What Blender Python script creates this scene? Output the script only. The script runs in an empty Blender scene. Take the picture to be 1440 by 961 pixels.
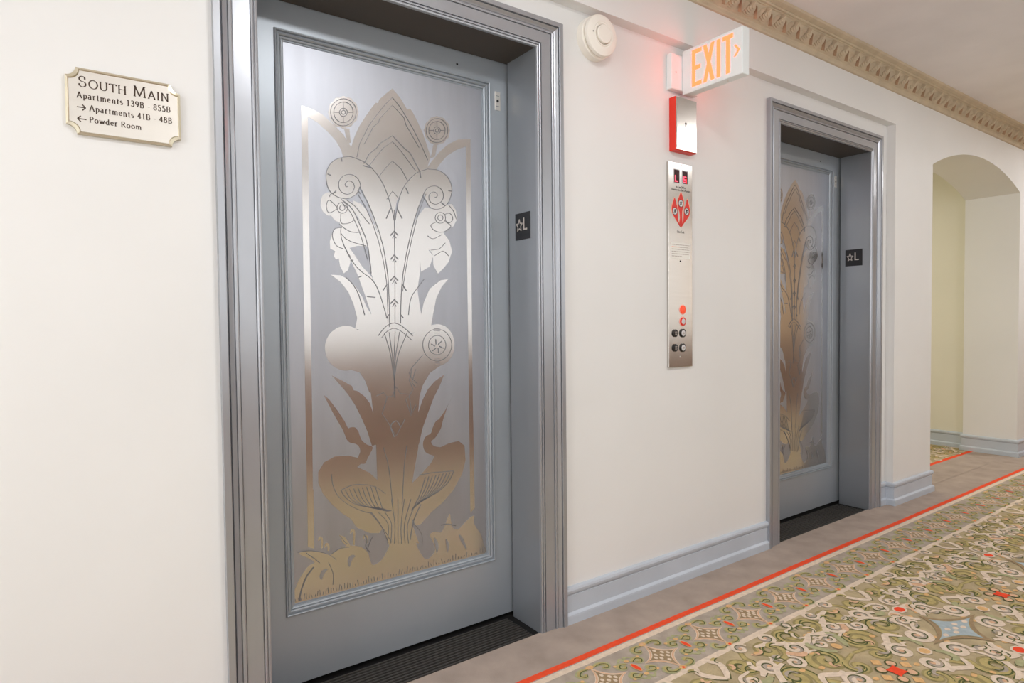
import bpy, bmesh, math, random
from mathutils import Vector, Matrix
from mathutils.geometry import tessellate_polygon

SC = bpy.context.scene
COL = SC.collection
PI = math.pi

# ------------------------------------------------------------------ camera
def setup_camera():
    yaw, pit, rol = 0.620696, 0.030273, -0.010655
    F = Vector((math.sin(yaw) * math.cos(pit), math.cos(yaw) * math.cos(pit), -math.sin(pit)))
    R = Vector((math.cos(yaw), -math.sin(yaw), 0))
    U = R.cross(F)
    R2 = R * math.cos(rol) + U * math.sin(rol)
    U2 = -R * math.sin(rol) + U * math.cos(rol)
    cd = bpy.data.cameras.new('camera')
    cd.sensor_fit = 'HORIZONTAL'; cd.sensor_width = 36.0; cd.lens = 36.0 * 880.632 / 1440.0
    cd.clip_start = 0.02; cd.clip_end = 60
    co = bpy.data.objects.new('camera', cd); COL.objects.link(co)
    m = Matrix((R2, U2, -F)).transposed().to_4x4()
    m.translation = Vector((-0.44652, -1.79171, 1.14486))
    co.matrix_world = m
    SC.camera = co
setup_camera()

# ------------------------------------------------------------------ world, lights, exposure
w = bpy.data.worlds.new('world'); SC.world = w; w.use_nodes = True
w.node_tree.nodes['Background'].inputs[0].default_value = (1.0, 0.97, 0.93, 1)
w.node_tree.nodes['Background'].inputs[1].default_value = 0.3
SC.view_settings.view_transform = 'Standard'
SC.view_settings.look = 'None'
SC.view_settings.exposure = -0.01
SC.view_settings.gamma = 1.0
SC.view_settings.use_curve_mapping = False

def area(name, loc, rot, size, power, color=(1, .95, .88), shape='DISK', size_y=None):
    ld = bpy.data.lights.new(name, 'AREA'); ld.shape = shape; ld.size = size
    if size_y: ld.size_y = size_y
    ld.energy = power; ld.color = color
    o = bpy.data.objects.new(name, ld); COL.objects.link(o)
    o.location = loc; o.rotation_euler = rot
    return o
WHITE = (1.0, .99, .98)
SC.cycles.diffuse_bounces = 8
SC.cycles.max_bounces = 14
for lx, ly, pw in [(-2.6, -1.5, 24), (0.55, -1.42, 19), (3.85, -1.75, 16), (6.6, -.95, 26)]:
    area('ceiling_lamp', (lx, ly, 2.60), (0, 0, 0), .42, pw, WHITE)
# broad fill added before the opposite wall, brightening walls, ceiling and steel
area('opposite_fill', (1.4, -2.50, 1.58), (math.radians(90), 0, math.radians(180)), 9.4, 36, (.94, .97, 1), 'RECTANGLE', 1.22)
# second added fill, facing down the corridor from its left end
area('left_end_fill', (-3.3, -1.35, 1.5), (0, math.radians(-90), 0), 2.0, 36, (.95, .975, 1), 'RECTANGLE', 2.0)
area('hall_lamp', (5.0, 1.9, 2.5), (0, 0, 0), .3, 23, (1, .95, .80))

# ------------------------------------------------------------------ materials
def s2l(c):
    f = lambda v: v / 12.92 if v <= .04045 else ((v + .055) / 1.055) ** 2.4
    return tuple(f(v / 255.0) for v in c) + (1.0,)
MATS = {}
def mat(name, rgb, rough=.6, metal=0.0, noise=0.0, nscale=8.0, bump=0.0, bscale=120.0, emit=None, estr=0.0,
        spec=.5, stretch=None, rough_var=0.0, coat=0.0, detail=4.0):
    m = bpy.data.materials.new(name); m.use_nodes = True
    nt = m.node_tree; b = nt.nodes['Principled BSDF']
    base = s2l(rgb)
    b.inputs['Base Color'].default_value = base
    b.inputs['Roughness'].default_value = rough
    b.inputs['Metallic'].default_value = metal
    b.inputs['Specular IOR Level'].default_value = spec
    b.inputs['Coat Weight'].default_value = coat
    tc = nt.nodes.new('ShaderNodeTexCoord')
    src = tc.outputs['Object']
    if stretch:
        mp = nt.nodes.new('ShaderNodeMapping'); mp.inputs['Scale'].default_value = stretch
        nt.links.new(src, mp.inputs['Vector']); src = mp.outputs['Vector']
    if noise or rough_var:
        n = nt.nodes.new('ShaderNodeTexNoise'); n.inputs['Scale'].default_value = nscale
        n.inputs['Detail'].default_value = detail
        nt.links.new(src, n.inputs['Vector'])
        if noise:
            r = nt.nodes.new('ShaderNodeValToRGB')
            r.color_ramp.elements[0].position = .3; r.color_ramp.elements[1].position = .7
            r.color_ramp.elements[0].color = tuple(min(1, v * (1 - noise)) for v in base[:3]) + (1,)
            r.color_ramp.elements[1].color = tuple(min(1, v * (1 + noise)) for v in base[:3]) + (1,)
            nt.links.new(n.outputs['Fac'], r.inputs['Fac']); nt.links.new(r.outputs['Color'], b.inputs['Base Color'])
        if rough_var:
            mr = nt.nodes.new('ShaderNodeMapRange')
            mr.inputs['To Min'].default_value = max(0, rough - rough_var); mr.inputs['To Max'].default_value = rough + rough_var
            nt.links.new(n.outputs['Fac'], mr.inputs['Value']); nt.links.new(mr.outputs['Result'], b.inputs['Roughness'])
    if bump:
        n2 = nt.nodes.new('ShaderNodeTexNoise'); n2.inputs['Scale'].default_value = bscale; n2.inputs['Detail'].default_value = 3
        nt.links.new(src, n2.inputs['Vector'])
        bp = nt.nodes.new('ShaderNodeBump'); bp.inputs['Strength'].default_value = bump; bp.inputs['Distance'].default_value = .002
        nt.links.new(n2.outputs['Fac'], bp.inputs['Height']); nt.links.new(bp.outputs['Normal'], b.inputs['Normal'])
    if emit:
        b.inputs['Emission Color'].default_value = s2l(emit); b.inputs['Emission Strength'].default_value = estr
    MATS[name] = m
    return m

M = MATS
mat('wall_paint', (226, 227, 227), .55, noise=.03, nscale=1.3, bump=.18, bscale=14, spec=.3)
mat('wall_paint_hall', (224, 222, 208), .6, noise=.03, nscale=1.3, bump=.15, bscale=14, spec=.3)
mat('ceiling_paint', (234, 231, 232), .8, noise=.04, nscale=3, bump=.3, bscale=30)
mat('cornice_paint', (196, 182, 158), .6, noise=.10, nscale=14, bump=.2, bscale=60)
mat('cornice_dart_shade', (176, 148, 122), .6, noise=.15, nscale=30)  # red-brown shading put into the colour of one side of each dart
mat('trim_paint', (188, 197, 208), .4, noise=.05, nscale=5, bump=.1, bscale=60)
mat('casing_paint', (172, 176, 183), .3, metal=.6, noise=.05, nscale=3, bump=.06, bscale=25)
mat('door_paint', (162, 170, 178), .36, metal=.35, noise=.05, nscale=2.5, bump=.05, bscale=18)
mat('jamb_steel', (152, 157, 163), .3, metal=.5, noise=.03, nscale=2.5, rough_var=.02)
mat('header_dark', (68, 60, 51), .5, noise=.1, nscale=5)  # header underside, darker brown than the jambs
mat('frosted_steel', (180, 184, 193), .45, metal=.9, noise=.04, nscale=3, stretch=(8, 1, 1), rough_var=.05)
mat('polished_steel', (214, 212, 211), .2, metal=1.0, noise=.03, nscale=4, rough_var=.03)
mat('engraving', (138, 140, 145), .5, metal=.5)
mat('dark_gap', (24, 24, 26), .8)
mat('black_rubber', (17, 16, 16), .75, noise=.6, nscale=160, spec=.3)
mat('sill_rib', (58, 55, 52), .5, noise=.35, nscale=120, spec=.5)
mat('nickel', (224, 220, 213), .36, metal=.9, noise=.03, nscale=5, stretch=(1, 1, 6))
mat('nickel_rim', (208, 200, 178), .3, metal=.8)
mat('plaque_ink', (66, 48, 34), .6)
mat('steel_plate', (200, 195, 190), .2, metal=1.0, noise=.03, nscale=8, stretch=(1, 1, 12))
mat('plastic_cream', (238, 234, 226), .5)
mat('plastic_white', (232, 238, 240), .35)
mat('plastic_grey', (120, 112, 100), .6)
mat('red_paint', (222, 46, 26), .4)
mat('exit_glow', (170, 40, 20), .5, emit=(255, 66, 36), estr=8.0)
mat('led_red', (255, 60, 80), .5, emit=(255, 70, 90), estr=2.2)
mat('led_window', (40, 6, 10), .4, emit=(70, 6, 16), estr=.25, spec=.2)
mat('button_lit', (236, 84, 52), .4, emit=(240, 80, 50), estr=.25)
mat('button_halo', (255, 186, 170), .4)
mat('black_plastic', (28, 26, 26), .35)
mat('pearl', (206, 206, 208), .35)
mat('print_red', (214, 40, 30), .5)
mat('print_halo', (246, 176, 150), .5)
mat('print_black', (40, 36, 34), .6)
mat('print_grey', (176, 166, 160), .6)
mat('notice_film', (232, 231, 226), .45)
mat('sign_black', (20, 20, 24), .4)
mat('sign_silver', (200, 192, 186), .35, metal=.3)
mat('wood_dark', (160, 132, 115), .45, noise=.25, nscale=4, stretch=(1, 1, .2))
mat('wood_tan', (226, 198, 164), .5, noise=.08, nscale=3)
CB = dict(bump=.5, bscale=420)
mat('carpet_plain', (166, 152, 142), .95, noise=.12, nscale=9, spec=.1, **CB)
mat('carpet_orange', (230, 84, 52), .95, noise=.08, nscale=60, spec=.1, **CB)
mat('carpet_cream', (218, 200, 180), .95, noise=.10, nscale=60, spec=.1, **CB)
mat('carpet_border', (172, 160, 147), .95, noise=.14, nscale=20, spec=.1, **CB)
mat('carpet_field', (176, 160, 128), .95, noise=.16, nscale=14, spec=.1, **CB)
mat('carpet_olive', (152, 140, 98), .95, noise=.16, nscale=40, spec=.1, **CB)
mat('carpet_ochre', (178, 162, 110), .95, noise=.14, nscale=40, spec=.1, **CB)
mat('carpet_green', (92, 98, 62), .95, noise=.2, nscale=60, spec=.1, **CB)
mat('carpet_sage', (168, 166, 128), .95, noise=.12, nscale=50, spec=.1, **CB)
mat('carpet_peach', (214, 174, 142), .95, noise=.10, nscale=60, spec=.1, **CB)
mat('carpet_amber', (216, 174, 122), .95, noise=.10, nscale=60, spec=.1, **CB)
mat('carpet_red', (232, 80, 52), .95, noise=.06, nscale=60, spec=.1, **CB)
mat('carpet_blue', (166, 178, 182), .95, noise=.10, nscale=50, spec=.1, **CB)
mat('carpet_taupe', (156, 134, 104), .95, noise=.12, nscale=50, spec=.1, **CB)

# ------------------------------------------------------------------ mesh helpers
class MB:
    def __init__(self):
        self.v = []; self.f = []; self.mi = []; self.mats = []
    def m(self, name):
        if name not in self.mats: self.mats.append(name)
        return self.mats.index(name)
    def add(self, vs, fs, mname):
        o = len(self.v); k = self.m(mname)
        self.v += [tuple(p) for p in vs]
        self.f += [tuple(i + o for i in f) for f in fs]
        self.mi += [k] * len(fs)
    def box(self, x0, x1, y0, y1, z0, z1, mname):
        vs = [(x, y, z) for x in (x0, x1) for y in (y0, y1) for z in (z0, z1)]
        fs = [(0, 1, 3, 2), (4, 6, 7, 5), (0, 4, 5, 1), (2, 3, 7, 6), (0, 2, 6, 4), (1, 5, 7, 3)]
        self.add(vs, fs, mname)
    def prism(self, poly, fr, d0, d1, mname, cap_back=False):
        """polygon of (a, b) placed by fr(a, b, d): front at d0, back at d1"""
        n = len(poly)
        vs = [fr(a, b, d0) for a, b in poly] + [fr(a, b, d1) for a, b in poly]
        tris = tessellate_polygon([[Vector((a, b, 0)) for a, b in poly]])
        fs = [tuple(t) for t in tris]
        fs += [(i, (i + 1) % n, (i + 1) % n + n, i + n) for i in range(n)]
        if cap_back: fs += [tuple(i + n for i in t)[::-1] for t in tris]
        self.add(vs, fs, mname)
    def ribbon(self, pts, width, fr, d0, d1, mname):
        """flat strip along pts; width may be a function of (t, direction)"""
        n = len(pts); L = []; R = []
        for i, p in enumerate(pts):
            a = pts[max(i - 1, 0)]; b = pts[min(i + 1, n - 1)]
            dx, dy = b[0] - a[0], b[1] - a[1]; l = math.hypot(dx, dy) or 1
            dx /= l; dy /= l
            wd = width(i / (n - 1), dx, dy) if callable(width) else width
            L.append((p[0] - dy * wd / 2, p[1] + dx * wd / 2)); R.append((p[0] + dy * wd / 2, p[1] - dx * wd / 2))
        vs = [fr(a, b, d0) for a, b in L] + [fr(a, b, d0) for a, b in R]
        fs = [(i, i + 1, i + 1 + n, i + n) for i in range(n - 1)]
        if d1 is not None:
            o = 2 * n
            vs += [fr(a, b, d1) for a, b in L] + [fr(a, b, d1) for a, b in R]
            fs += [(i, i + 1, i + 1 + o, i + o) for i in range(n - 1)] + [(i + n, i + 1 + n, i + 1 + n + o, i + n + o) for i in range(n - 1)]
            fs += [(0, n, n + o, o), (n - 1, 2 * n - 1, 2 * n - 1 + o, n - 1 + o)]
        self.add(vs, fs, mname)
    def lathe(self, prof, c, ax, mname, n=40):
        """prof [(r, d)], revolved round the axis through c; ax maps (u, v, d) to a point"""
        vs = []
        for r, d in prof:
            for i in range(n):
                t = 2 * PI * i / n
                vs.append(ax(c, r * math.cos(t), r * math.sin(t), d))
        fs = []
        for k in range(len(prof) - 1):
            for i in range(n):
                j = (i + 1) % n
                fs.append((k * n + i, k * n + j, (k + 1) * n + j, (k + 1) * n + i))
        if prof[-1][0] > 1e-6: fs.append(tuple((len(prof) - 1) * n + i for i in range(n)))
        self.add(vs, fs, mname)
    def build(self, name, parent=None, smooth=False, recalc=True, bevel=0):
        me = bpy.data.meshes.new(name)
        me.from_pydata(self.v, [], self.f)
        for k in self.mats: me.materials.append(M[k])
        me.polygons.foreach_set('material_index', self.mi)
        if recalc:
            bm = bmesh.new(); bm.from_mesh(me)
            bmesh.ops.remove_doubles(bm, verts=bm.verts, dist=1e-6)
            bmesh.ops.recalc_face_normals(bm, faces=bm.faces); bm.to_mesh(me); bm.free()
        if smooth:
            for p in me.polygons: p.use_smooth = True
            me.set_sharp_from_angle(angle=math.radians(38))
        me.update()
        o = bpy.data.objects.new(name, me); COL.objects.link(o)
        if bevel:
            bv = o.modifiers.new('edge', 'BEVEL'); bv.width = bevel; bv.segments = 2; bv.limit_method = 'ANGLE'
            bv.angle_limit = math.radians(40)
        if parent:
            o.parent = parent
        return o

def empty(name, loc=(0, 0, 0)):
    o = bpy.data.objects.new(name, None); COL.objects.link(o); o.location = loc; o.empty_display_size = .05
    return o
def adopt(parent, *kids):
    """children keep their world place under a parent that stands at its own base"""
    for k in kids:
        k.parent = parent
        k.matrix_parent_inverse = Matrix.Translation(-parent.location)
def tag(o, label=None, cat=None, group=None, kind=None):
    if label: o['label'] = label
    if cat: o['category'] = cat
    if group: o['group'] = group
    if kind: o['kind'] = kind
    return o
def structure(o, label=None): return tag(o, label, None, None, 'structure')
def copy_tree(o, dx, parent=None):
    c = o.copy(); COL.objects.link(c)
    if parent is None:
        c.location = o.location + Vector((dx, 0, 0))
    else:
        c.parent = parent
        c.matrix_parent_inverse = o.matrix_parent_inverse.copy()
    for ch in list(o.children): copy_tree(ch, dx, c)
    return c

wallfr = lambda y0: (lambda a, b, d: (a, y0 + d, b))          # (x, z) drawn on a wall facing -y, d grows into the wall
floorfr = lambda z0: (lambda a, b, d: (a, b, z0 + d))
def ax_wall(c, u, v, d): return (c[0] + u, c[1] - d, c[2] + v)  # d is how far it stands off the wall
def arc(cx, cy, rx, ry, a0, a1, n=12):
    return [(cx + rx * math.cos(math.radians(a0 + (a1 - a0) * i / n)), cy + ry * math.sin(math.radians(a0 + (a1 - a0) * i / n))) for i in range(n + 1)]

# ------------------------------------------------------------------ dimensions (metres)
OW = 0.9526          # lift opening width
IH = 2.130           # lift opening height
DX = 2.5026          # second lift from the first
CM = 0.1132          # casing width
CT = 0.1030          # casing width over the head
WY = 0.004           # wall plane round the lifts
FY = -0.045          # plane of the soffit band, pier and arch wall
SZ = 2.316           # underside of the soffit band
CZ = 2.62            # ceiling
PX = 3.663           # left side of the pier
AX0, AX1 = 4.195, 5.865   # arch opening
AS, AR = 2.150, 0.160     # arch springing height and rise
BY = 0.334           # back face of the arch wall
XL, XR = -3.4, 9.6
OY = -2.56           # opposite wall
HX0, HX1, HY1 = 4.10, 5.945, 3.2   # side hall

# ------------------------------------------------------------------ walls
b = MB()
T = .16
def wq(x0, x1, z0, z1, y=WY): b.add([(x0, y, z0), (x1, y, z0), (x1, y, z1), (x0, y, z1)], [(0, 1, 2, 3)], 'wall_paint')
wq(XL, -.02, 0, SZ); wq(OW + .02, DX - .02, 0, SZ); wq(DX + OW + .02, PX, 0, SZ)
wq(-.02, OW + .02, IH + .02, SZ); wq(DX - .02, DX + OW + .02, IH + .02, SZ)
# soffit band
b.add([(XL, WY, SZ), (PX, WY, SZ), (PX, FY, SZ), (XL, FY, SZ)], [(0, 1, 2, 3)], 'wall_paint')
wq(XL, PX, SZ, CZ, FY)
# pier side and face
b.add([(PX, FY, 0), (PX, WY, 0), (PX, WY, SZ), (PX, FY, SZ)], [(0, 1, 2, 3)], 'wall_paint')
wq(PX, AX0, 0, CZ, FY); wq(AX1, XR, 0, CZ, FY)
hw = (AX1 - AX0) / 2; cxa = (AX0 + AX1) / 2
RR = (hw * hw + AR * AR) / (2 * AR); zc = AS + AR - RR
NA = 36
ac = []
for i in range(NA + 1):
    x = AX0 + (AX1 - AX0) * i / NA
    ac.append((x, zc + math.sqrt(RR * RR - (x - cxa) ** 2)))
vs = []; fs = []
for x, z in ac: vs += [(x, FY, z), (x, FY, CZ), (x, BY, z), (x, BY, CZ)]
for i in range(NA):
    k = 4 * i
    fs += [(k, k + 4, k + 5, k + 1), (k, k + 2, k + 6, k + 4), (k + 2, k + 3, k + 7, k + 6)]
b.add(vs, fs, 'wall_paint')
# reveals of the arch
b.add([(AX0, FY, 0), (AX0, BY, 0), (AX0, BY, AS), (AX0, FY, AS)], [(0, 1, 2, 3)], 'wall_paint')
b.add([(AX1, FY, 0), (AX1, BY, 0), (AX1, BY, AS), (AX1, FY, AS)], [(0, 1, 2, 3)], 'wall_paint')
b.add([(AX1, BY, 0), (HX1, BY, 0), (HX1, BY, CZ), (AX1, BY, CZ)], [(0, 1, 2, 3)], 'wall_paint')
b.add([(HX0, BY, 0), (AX0, BY, 0), (AX0, BY, CZ), (HX0, BY, CZ)], [(0, 1, 2, 3)], 'wall_paint')
structure(b.build('wall_front', recalc=False), 'cream plaster wall around both elevators with a recess and an arch')

b = MB()
b.add([(HX1, BY, 0), (HX1, HY1, 0), (HX1, HY1, CZ), (HX1, BY, CZ)], [(0, 1, 2, 3)], 'wall_paint_hall')
b.add([(HX0, HY1, 0), (HX1, HY1, 0), (HX1, HY1, CZ), (HX0, HY1, CZ)], [(0, 1, 2, 3)], 'wall_paint_hall')
b.add([(HX0, BY, 0), (HX0, HY1, 0), (HX0, HY1, CZ), (HX0, BY, CZ)], [(0, 1, 2, 3)], 'wall_paint_hall')
structure(b.build('wall_hall', recalc=False), 'yellowish wall of the side hall seen through the arch')

b = MB()
b.add([(XL, OY, .86), (5.2, OY, .86), (5.2, OY, CZ), (XL, OY, CZ)], [(0, 1, 2, 3)], 'wall_paint')
b.add([(5.2, OY, .86), (XR, OY, .86), (XR, OY, CZ), (5.2, OY, CZ)], [(0, 1, 2, 3)], 'wood_tan')
b.box(XL, XR, OY, OY + .018, .12, .84, 'wood_dark'); b.box(XL, XR, OY, OY + .035, .84, .875, 'wood_dark')
b.box(XL, XR, OY, OY + .026, 0, .12, 'wood_dark')
for i in range(14):
    x = XL + .1 + i * .92
    b.box(x, x + .09, OY + .018, OY + .026, .12, .84, 'wood_dark')
structure(b.build('wall_opposite', recalc=False))
b = MB()
b.add([(XL, OY, 0), (XL, .02, 0), (XL, .02, CZ), (XL, OY, CZ)], [(0, 1, 2, 3)], 'wall_paint')
structure(b.build('wall_left'))
b = MB()
b.add([(XR, OY, 0), (XR, .02, 0), (XR, .02, CZ), (XR, OY, CZ)], [(0, 1, 2, 3)], 'wall_paint')
structure(b.build('wall_right'))
b = MB()
b.add([(XL, OY, CZ), (XR, OY, CZ), (XR, FY, CZ), (XL, FY, CZ)], [(0, 1, 2, 3)], 'ceiling_paint')
b.add([(HX0, FY, CZ), (HX1, FY, CZ), (HX1, HY1, CZ), (HX0, HY1, CZ)], [(0, 1, 2, 3)], 'ceiling_paint')
structure(b.build('ceiling', recalc=False), 'pinkish grey plaster ceiling above the cornice')

# ------------------------------------------------------------------ floor: one fitted carpet with its woven pattern
F = MB()
LAY = .0004
NP = [0]
def lift(layer):
    NP[0] += 1
    return layer * LAY + (NP[0] % 97) * .000004
def slab(x0, x1, y0, y1, mname, layer=0):
    z = layer * LAY
    F.add([(x0, y0, z), (x1, y0, z), (x1, y1, z), (x0, y1, z)], [(0, 1, 2, 3)], mname)
CEN = -1.274
def both(y0, y1, mname, layer=0):
    slab(XL, XR, y0, y1, mname, layer); slab(XL, XR, 2 * CEN - y1, 2 * CEN - y0, mname, layer)
both(-.200, WY + .002, 'carpet_plain')
both(-.2275, -.200, 'carpet_orange')
both(-.232, -.2275, 'carpet_plain'); both(-.257, -.232, 'carpet_cream')
both(-.463, -.257, 'carpet_border'); both(-.487, -.463, 'carpet_cream')
slab(XL, XR, 2 * CEN + .487, -.487, 'carpet_field')
slab(AX0 - .02, AX1 + .09, WY, .25, 'carpet_plain'); slab(AX0 - .1, HX1, .25, .285, 'carpet_orange')
slab(HX0, HX1, .285, HY1, 'carpet_field')
def fpoly(pts, mname, layer):
    z = lift(layer)
    tris = tessellate_polygon([[Vector((a, c, 0)) for a, c in pts]])
    F.add([(a, c, z) for a, c in pts], [tuple(t) for t in tris], mname)
def frib(pts, wd, mname, layer):
    k = [0]; n = len(pts)
    def fr(a, b, d):
        k[0] += 1
        return (a, b, d + ((k[0] - 1) % n) * .0000015)
    F.ribbon(pts, wd, fr, lift(layer), None, mname)
def smooth(pts, n=5, closed=False):
    out = []; N = len(pts)
    for i in range(N if closed else N - 1):
        g = (lambda j: pts[j % N]) if closed else (lambda j: pts[min(max(j, 0), N - 1)])
        p0, p1, p2, p3 = g(i - 1), g(i), g(i + 1), g(i + 2)
        for s in range(n):
            t = s / n
            out.append(tuple(.5 * (2 * q + (-p + r) * t + (2 * p - 5 * q + 4 * r - u) * t * t + (-p + 3 * q - 3 * r + u) * t ** 3)
                             for p, q, r, u in zip(p0, p1, p2, p3)))
    if not closed: out.append(pts[-1])
    return out
def taper(w0, pw=.6): return lambda t, dx, dy: w0 * (.25 + .75 * math.sin(PI * min(1, max(0, .06 + .9 * t))) ** pw)
def spiral(cx, cy, r, turns, a0, dr, tail=None, n=22):
    pts = []
    if tail: pts += tail
    k = int(n * turns)
    for i in range(k + 1):
        t = i / k
        rr = r * (1 - .78 * t); a = math.radians(a0) + dr * 2 * PI * turns * t
        pts.append((cx + rr * math.cos(a), cy + rr * math.sin(a)))
    return pts
def concave(rx, ry, k=.42, n=6):
    """four-pointed star with hollow sides"""
    tips = [(rx, 0), (0, ry), (-rx, 0), (0, -ry)]; out = []
    for i in range(4):
        (ax_, ay), (bx, by) = tips[i], tips[(i + 1) % 4]
        mx, my = (ax_ + bx) / 2 * k, (ay + by) / 2 * k
        for s in range(n):
            t = s / n
            out.append(((1 - t) ** 2 * ax_ + 2 * t * (1 - t) * mx + t * t * bx, (1 - t) ** 2 * ay + 2 * t * (1 - t) * my + t * t * by))
    return out
def ell(cx, cy, rx, ry, n=10): return [(cx + rx * math.cos(2 * PI * i / n), cy + ry * math.sin(2 * PI * i / n)) for i in range(n)]

# field repeat, authored for one quarter and mirrored
QUART = []   # (kind, pts, width, material, layer)
def q_rib(pts, wd, m_, l_): QUART.append(('r', pts, wd, m_, l_))
def q_pol(pts, m_, l_): QUART.append(('p', pts, None, m_, l_))
def q_scroll(cx, cy, r, turns, a0, dr, kind, tail=None):
    p = spiral(cx, cy, r, turns, a0, dr, tail)
    if kind == 'olive':
        r *= 1.12; p = spiral(cx, cy, r, turns, a0, dr, tail)
        q_rib(p, taper(r * .74), 'carpet_olive', 1)
        q_rib(p, taper(r * .40), 'carpet_ochre', 2)
        q_rib(spiral(cx, cy, r * 1.22, turns * .62, a0 + 20 * dr, dr), taper(r * .105), 'carpet_green', 3)
        q_rib(spiral(cx, cy, r * .62, turns * .6, a0 + 90 * dr, dr), taper(r * .09), 'carpet_green', 3)
    else:
        r *= 1.2; p = spiral(cx, cy, r, turns, a0, dr, tail)
        q_pol(ell(cx, cy, r * .7, r * .7, 10), 'carpet_border', 3)
        q_rib(p, taper(r * .50), 'carpet_cream', 4)
        q_rib(spiral(cx, cy, r * .74, turns * .7, a0 + 30 * dr, dr), taper(r * .12), 'carpet_green', 5)
        q_pol(ell(cx, cy, r * .2, r * .2, 8), 'carpet_peach', 5)
q_scroll(.180, .172, .056, 1.35, -60, 1, 'olive', [(.275, .06), (.245, .105)])
q_scroll(.362, .170, .060, 1.4, 200, -1, 'olive', [(.255, .215), (.285, .205)])
q_scroll(.405, .088, .036, 1.2, 90, 1, 'olive', [(.47, .14), (.445, .135)])
q_scroll(.262, .318, .050, 1.3, -100, 1, 'olive', [(.18, .25), (.215, .26)])
q_scroll(.100, .318, .046, 1.3, 20, -1, 'olive', [(.17, .37), (.155, .35)])
q_scroll(.405, .335, .048, 1.3, -70, -1, 'olive', [(.455, .25), (.44, .27)])
q_scroll(.165, .062, .042, 1.3, 150, 1, 'cream', [(.07, .115), (.10, .105)])
q_scroll(.085, .142, .033, 1.2, -20, 1, 'cream', [(.14, .09), (.13, .105)])
q_scroll(.325, .048, .038, 1.25, 170, -1, 'cream', [(.255, .065), (.27, .07)])
q_scroll(.262, .225, .030, 1.2, 60, -1, 'cream', [(.31, .28), (.29, .268)])
q_scroll(.048, .245, .030, 1.2, 100, 1, 'cream', [(.09, .285), (.07, .282)])
q_scroll(.170, .262, .034, 1.2, 250, -1, 'cream', [(.14, .21), (.15, .215)])
q_scroll(.345, .275, .034, 1.2, 250, 1, 'cream', [(.395, .225), (.375, .23)])
q_scroll(.448, .235, .024, 1.1, 40, 1, 'cream', [(.47, .28), (.465, .262)])
q_scroll(.325, .375, .030, 1.1, 200, 1, 'cream')
q_scroll(.190, .385, .028, 1.1, 0, 1, 'cream')
for p, c in [([(.03, .20), (.07, .19), (.11, .165), (.13, .19), (.17, .235), (.22, .245)], 'carpet_cream'),
             ([(.215, .09), (.25, .13), (.285, .115), (.31, .10), (.335, .105)], 'carpet_cream'),
             ([(.38, .29), (.40, .27), (.44, .28), (.4725, .30)], 'carpet_cream'),
             ([(.10, .24), (.13, .26), (.12, .29), (.14, .32)], 'carpet_cream'),
             ([(.29, .275), (.31, .25), (.33, .235), (.35, .24)], 'carpet_peach'),
             ([(.02, .11), (.04, .13), (.05, .17), (.03, .19)], 'carpet_cream'),
             ([(.24, .36), (.30, .345), (.33, .32), (.36, .315)], 'carpet_cream'),
             ([(.0, .30), (.03, .33), (.05, .37), (.03, .40)], 'carpet_cream'),
             ([(.23, .02), (.215, .05), (.225, .08), (.25, .085)], 'carpet_sage'),
             ([(.12, .225), (.09, .215), (.07, .225)], 'carpet_sage'),
             ([(.44, .175), (.42, .20), (.40, .245), (.41, .27)], 'carpet_sage')]:
    q_rib(smooth(p, 6), taper(.024), c, 4)
    q_rib([(x + .006, y - .008) for x, y in smooth(p, 6)], taper(.0065), 'carpet_green', 3)
rc = random.Random(11)
for k_ in range(26):
    x, y = rc.uniform(.02, .46), rc.uniform(.10 if k_ < 14 else .02, .39)
    a0, r_ = rc.uniform(0, 360), rc.uniform(.016, .030)
    if abs(x) < .16 and y < .10: continue
    if x > .39 and y < .09: continue
    cv = [(x + r_ * math.cos(math.radians(a0 + 22 * i)), y + r_ * .8 * math.sin(math.radians(a0 + 22 * i))) for i in range(9)]
    q_rib(cv, taper(.013), ['carpet_cream', 'carpet_border', 'carpet_ochre', 'carpet_peach'][k_ % 4], 4)
    q_rib([(px + .005, py - .006) for px, py in cv[:7]], taper(.0055), 'carpet_green', 5)
for x, y in [(.13, .02), (.30, .155), (.235, .185), (.03, .14), (.375, .02), (.21, .335), (.36, .225), (.46, .30)]:
    q_pol(ell(x, y, .012, .009), 'carpet_amber', 3)
def place(cx, cy, sx, sy, item):
    k, pts, wd, m_, l_ = item
    q = [(cx + sx * x, cy + sy * y) for x, y in pts]
    (fpoly(q, m_, l_) if k == 'p' else frib(q, wd, m_, l_))
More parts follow.
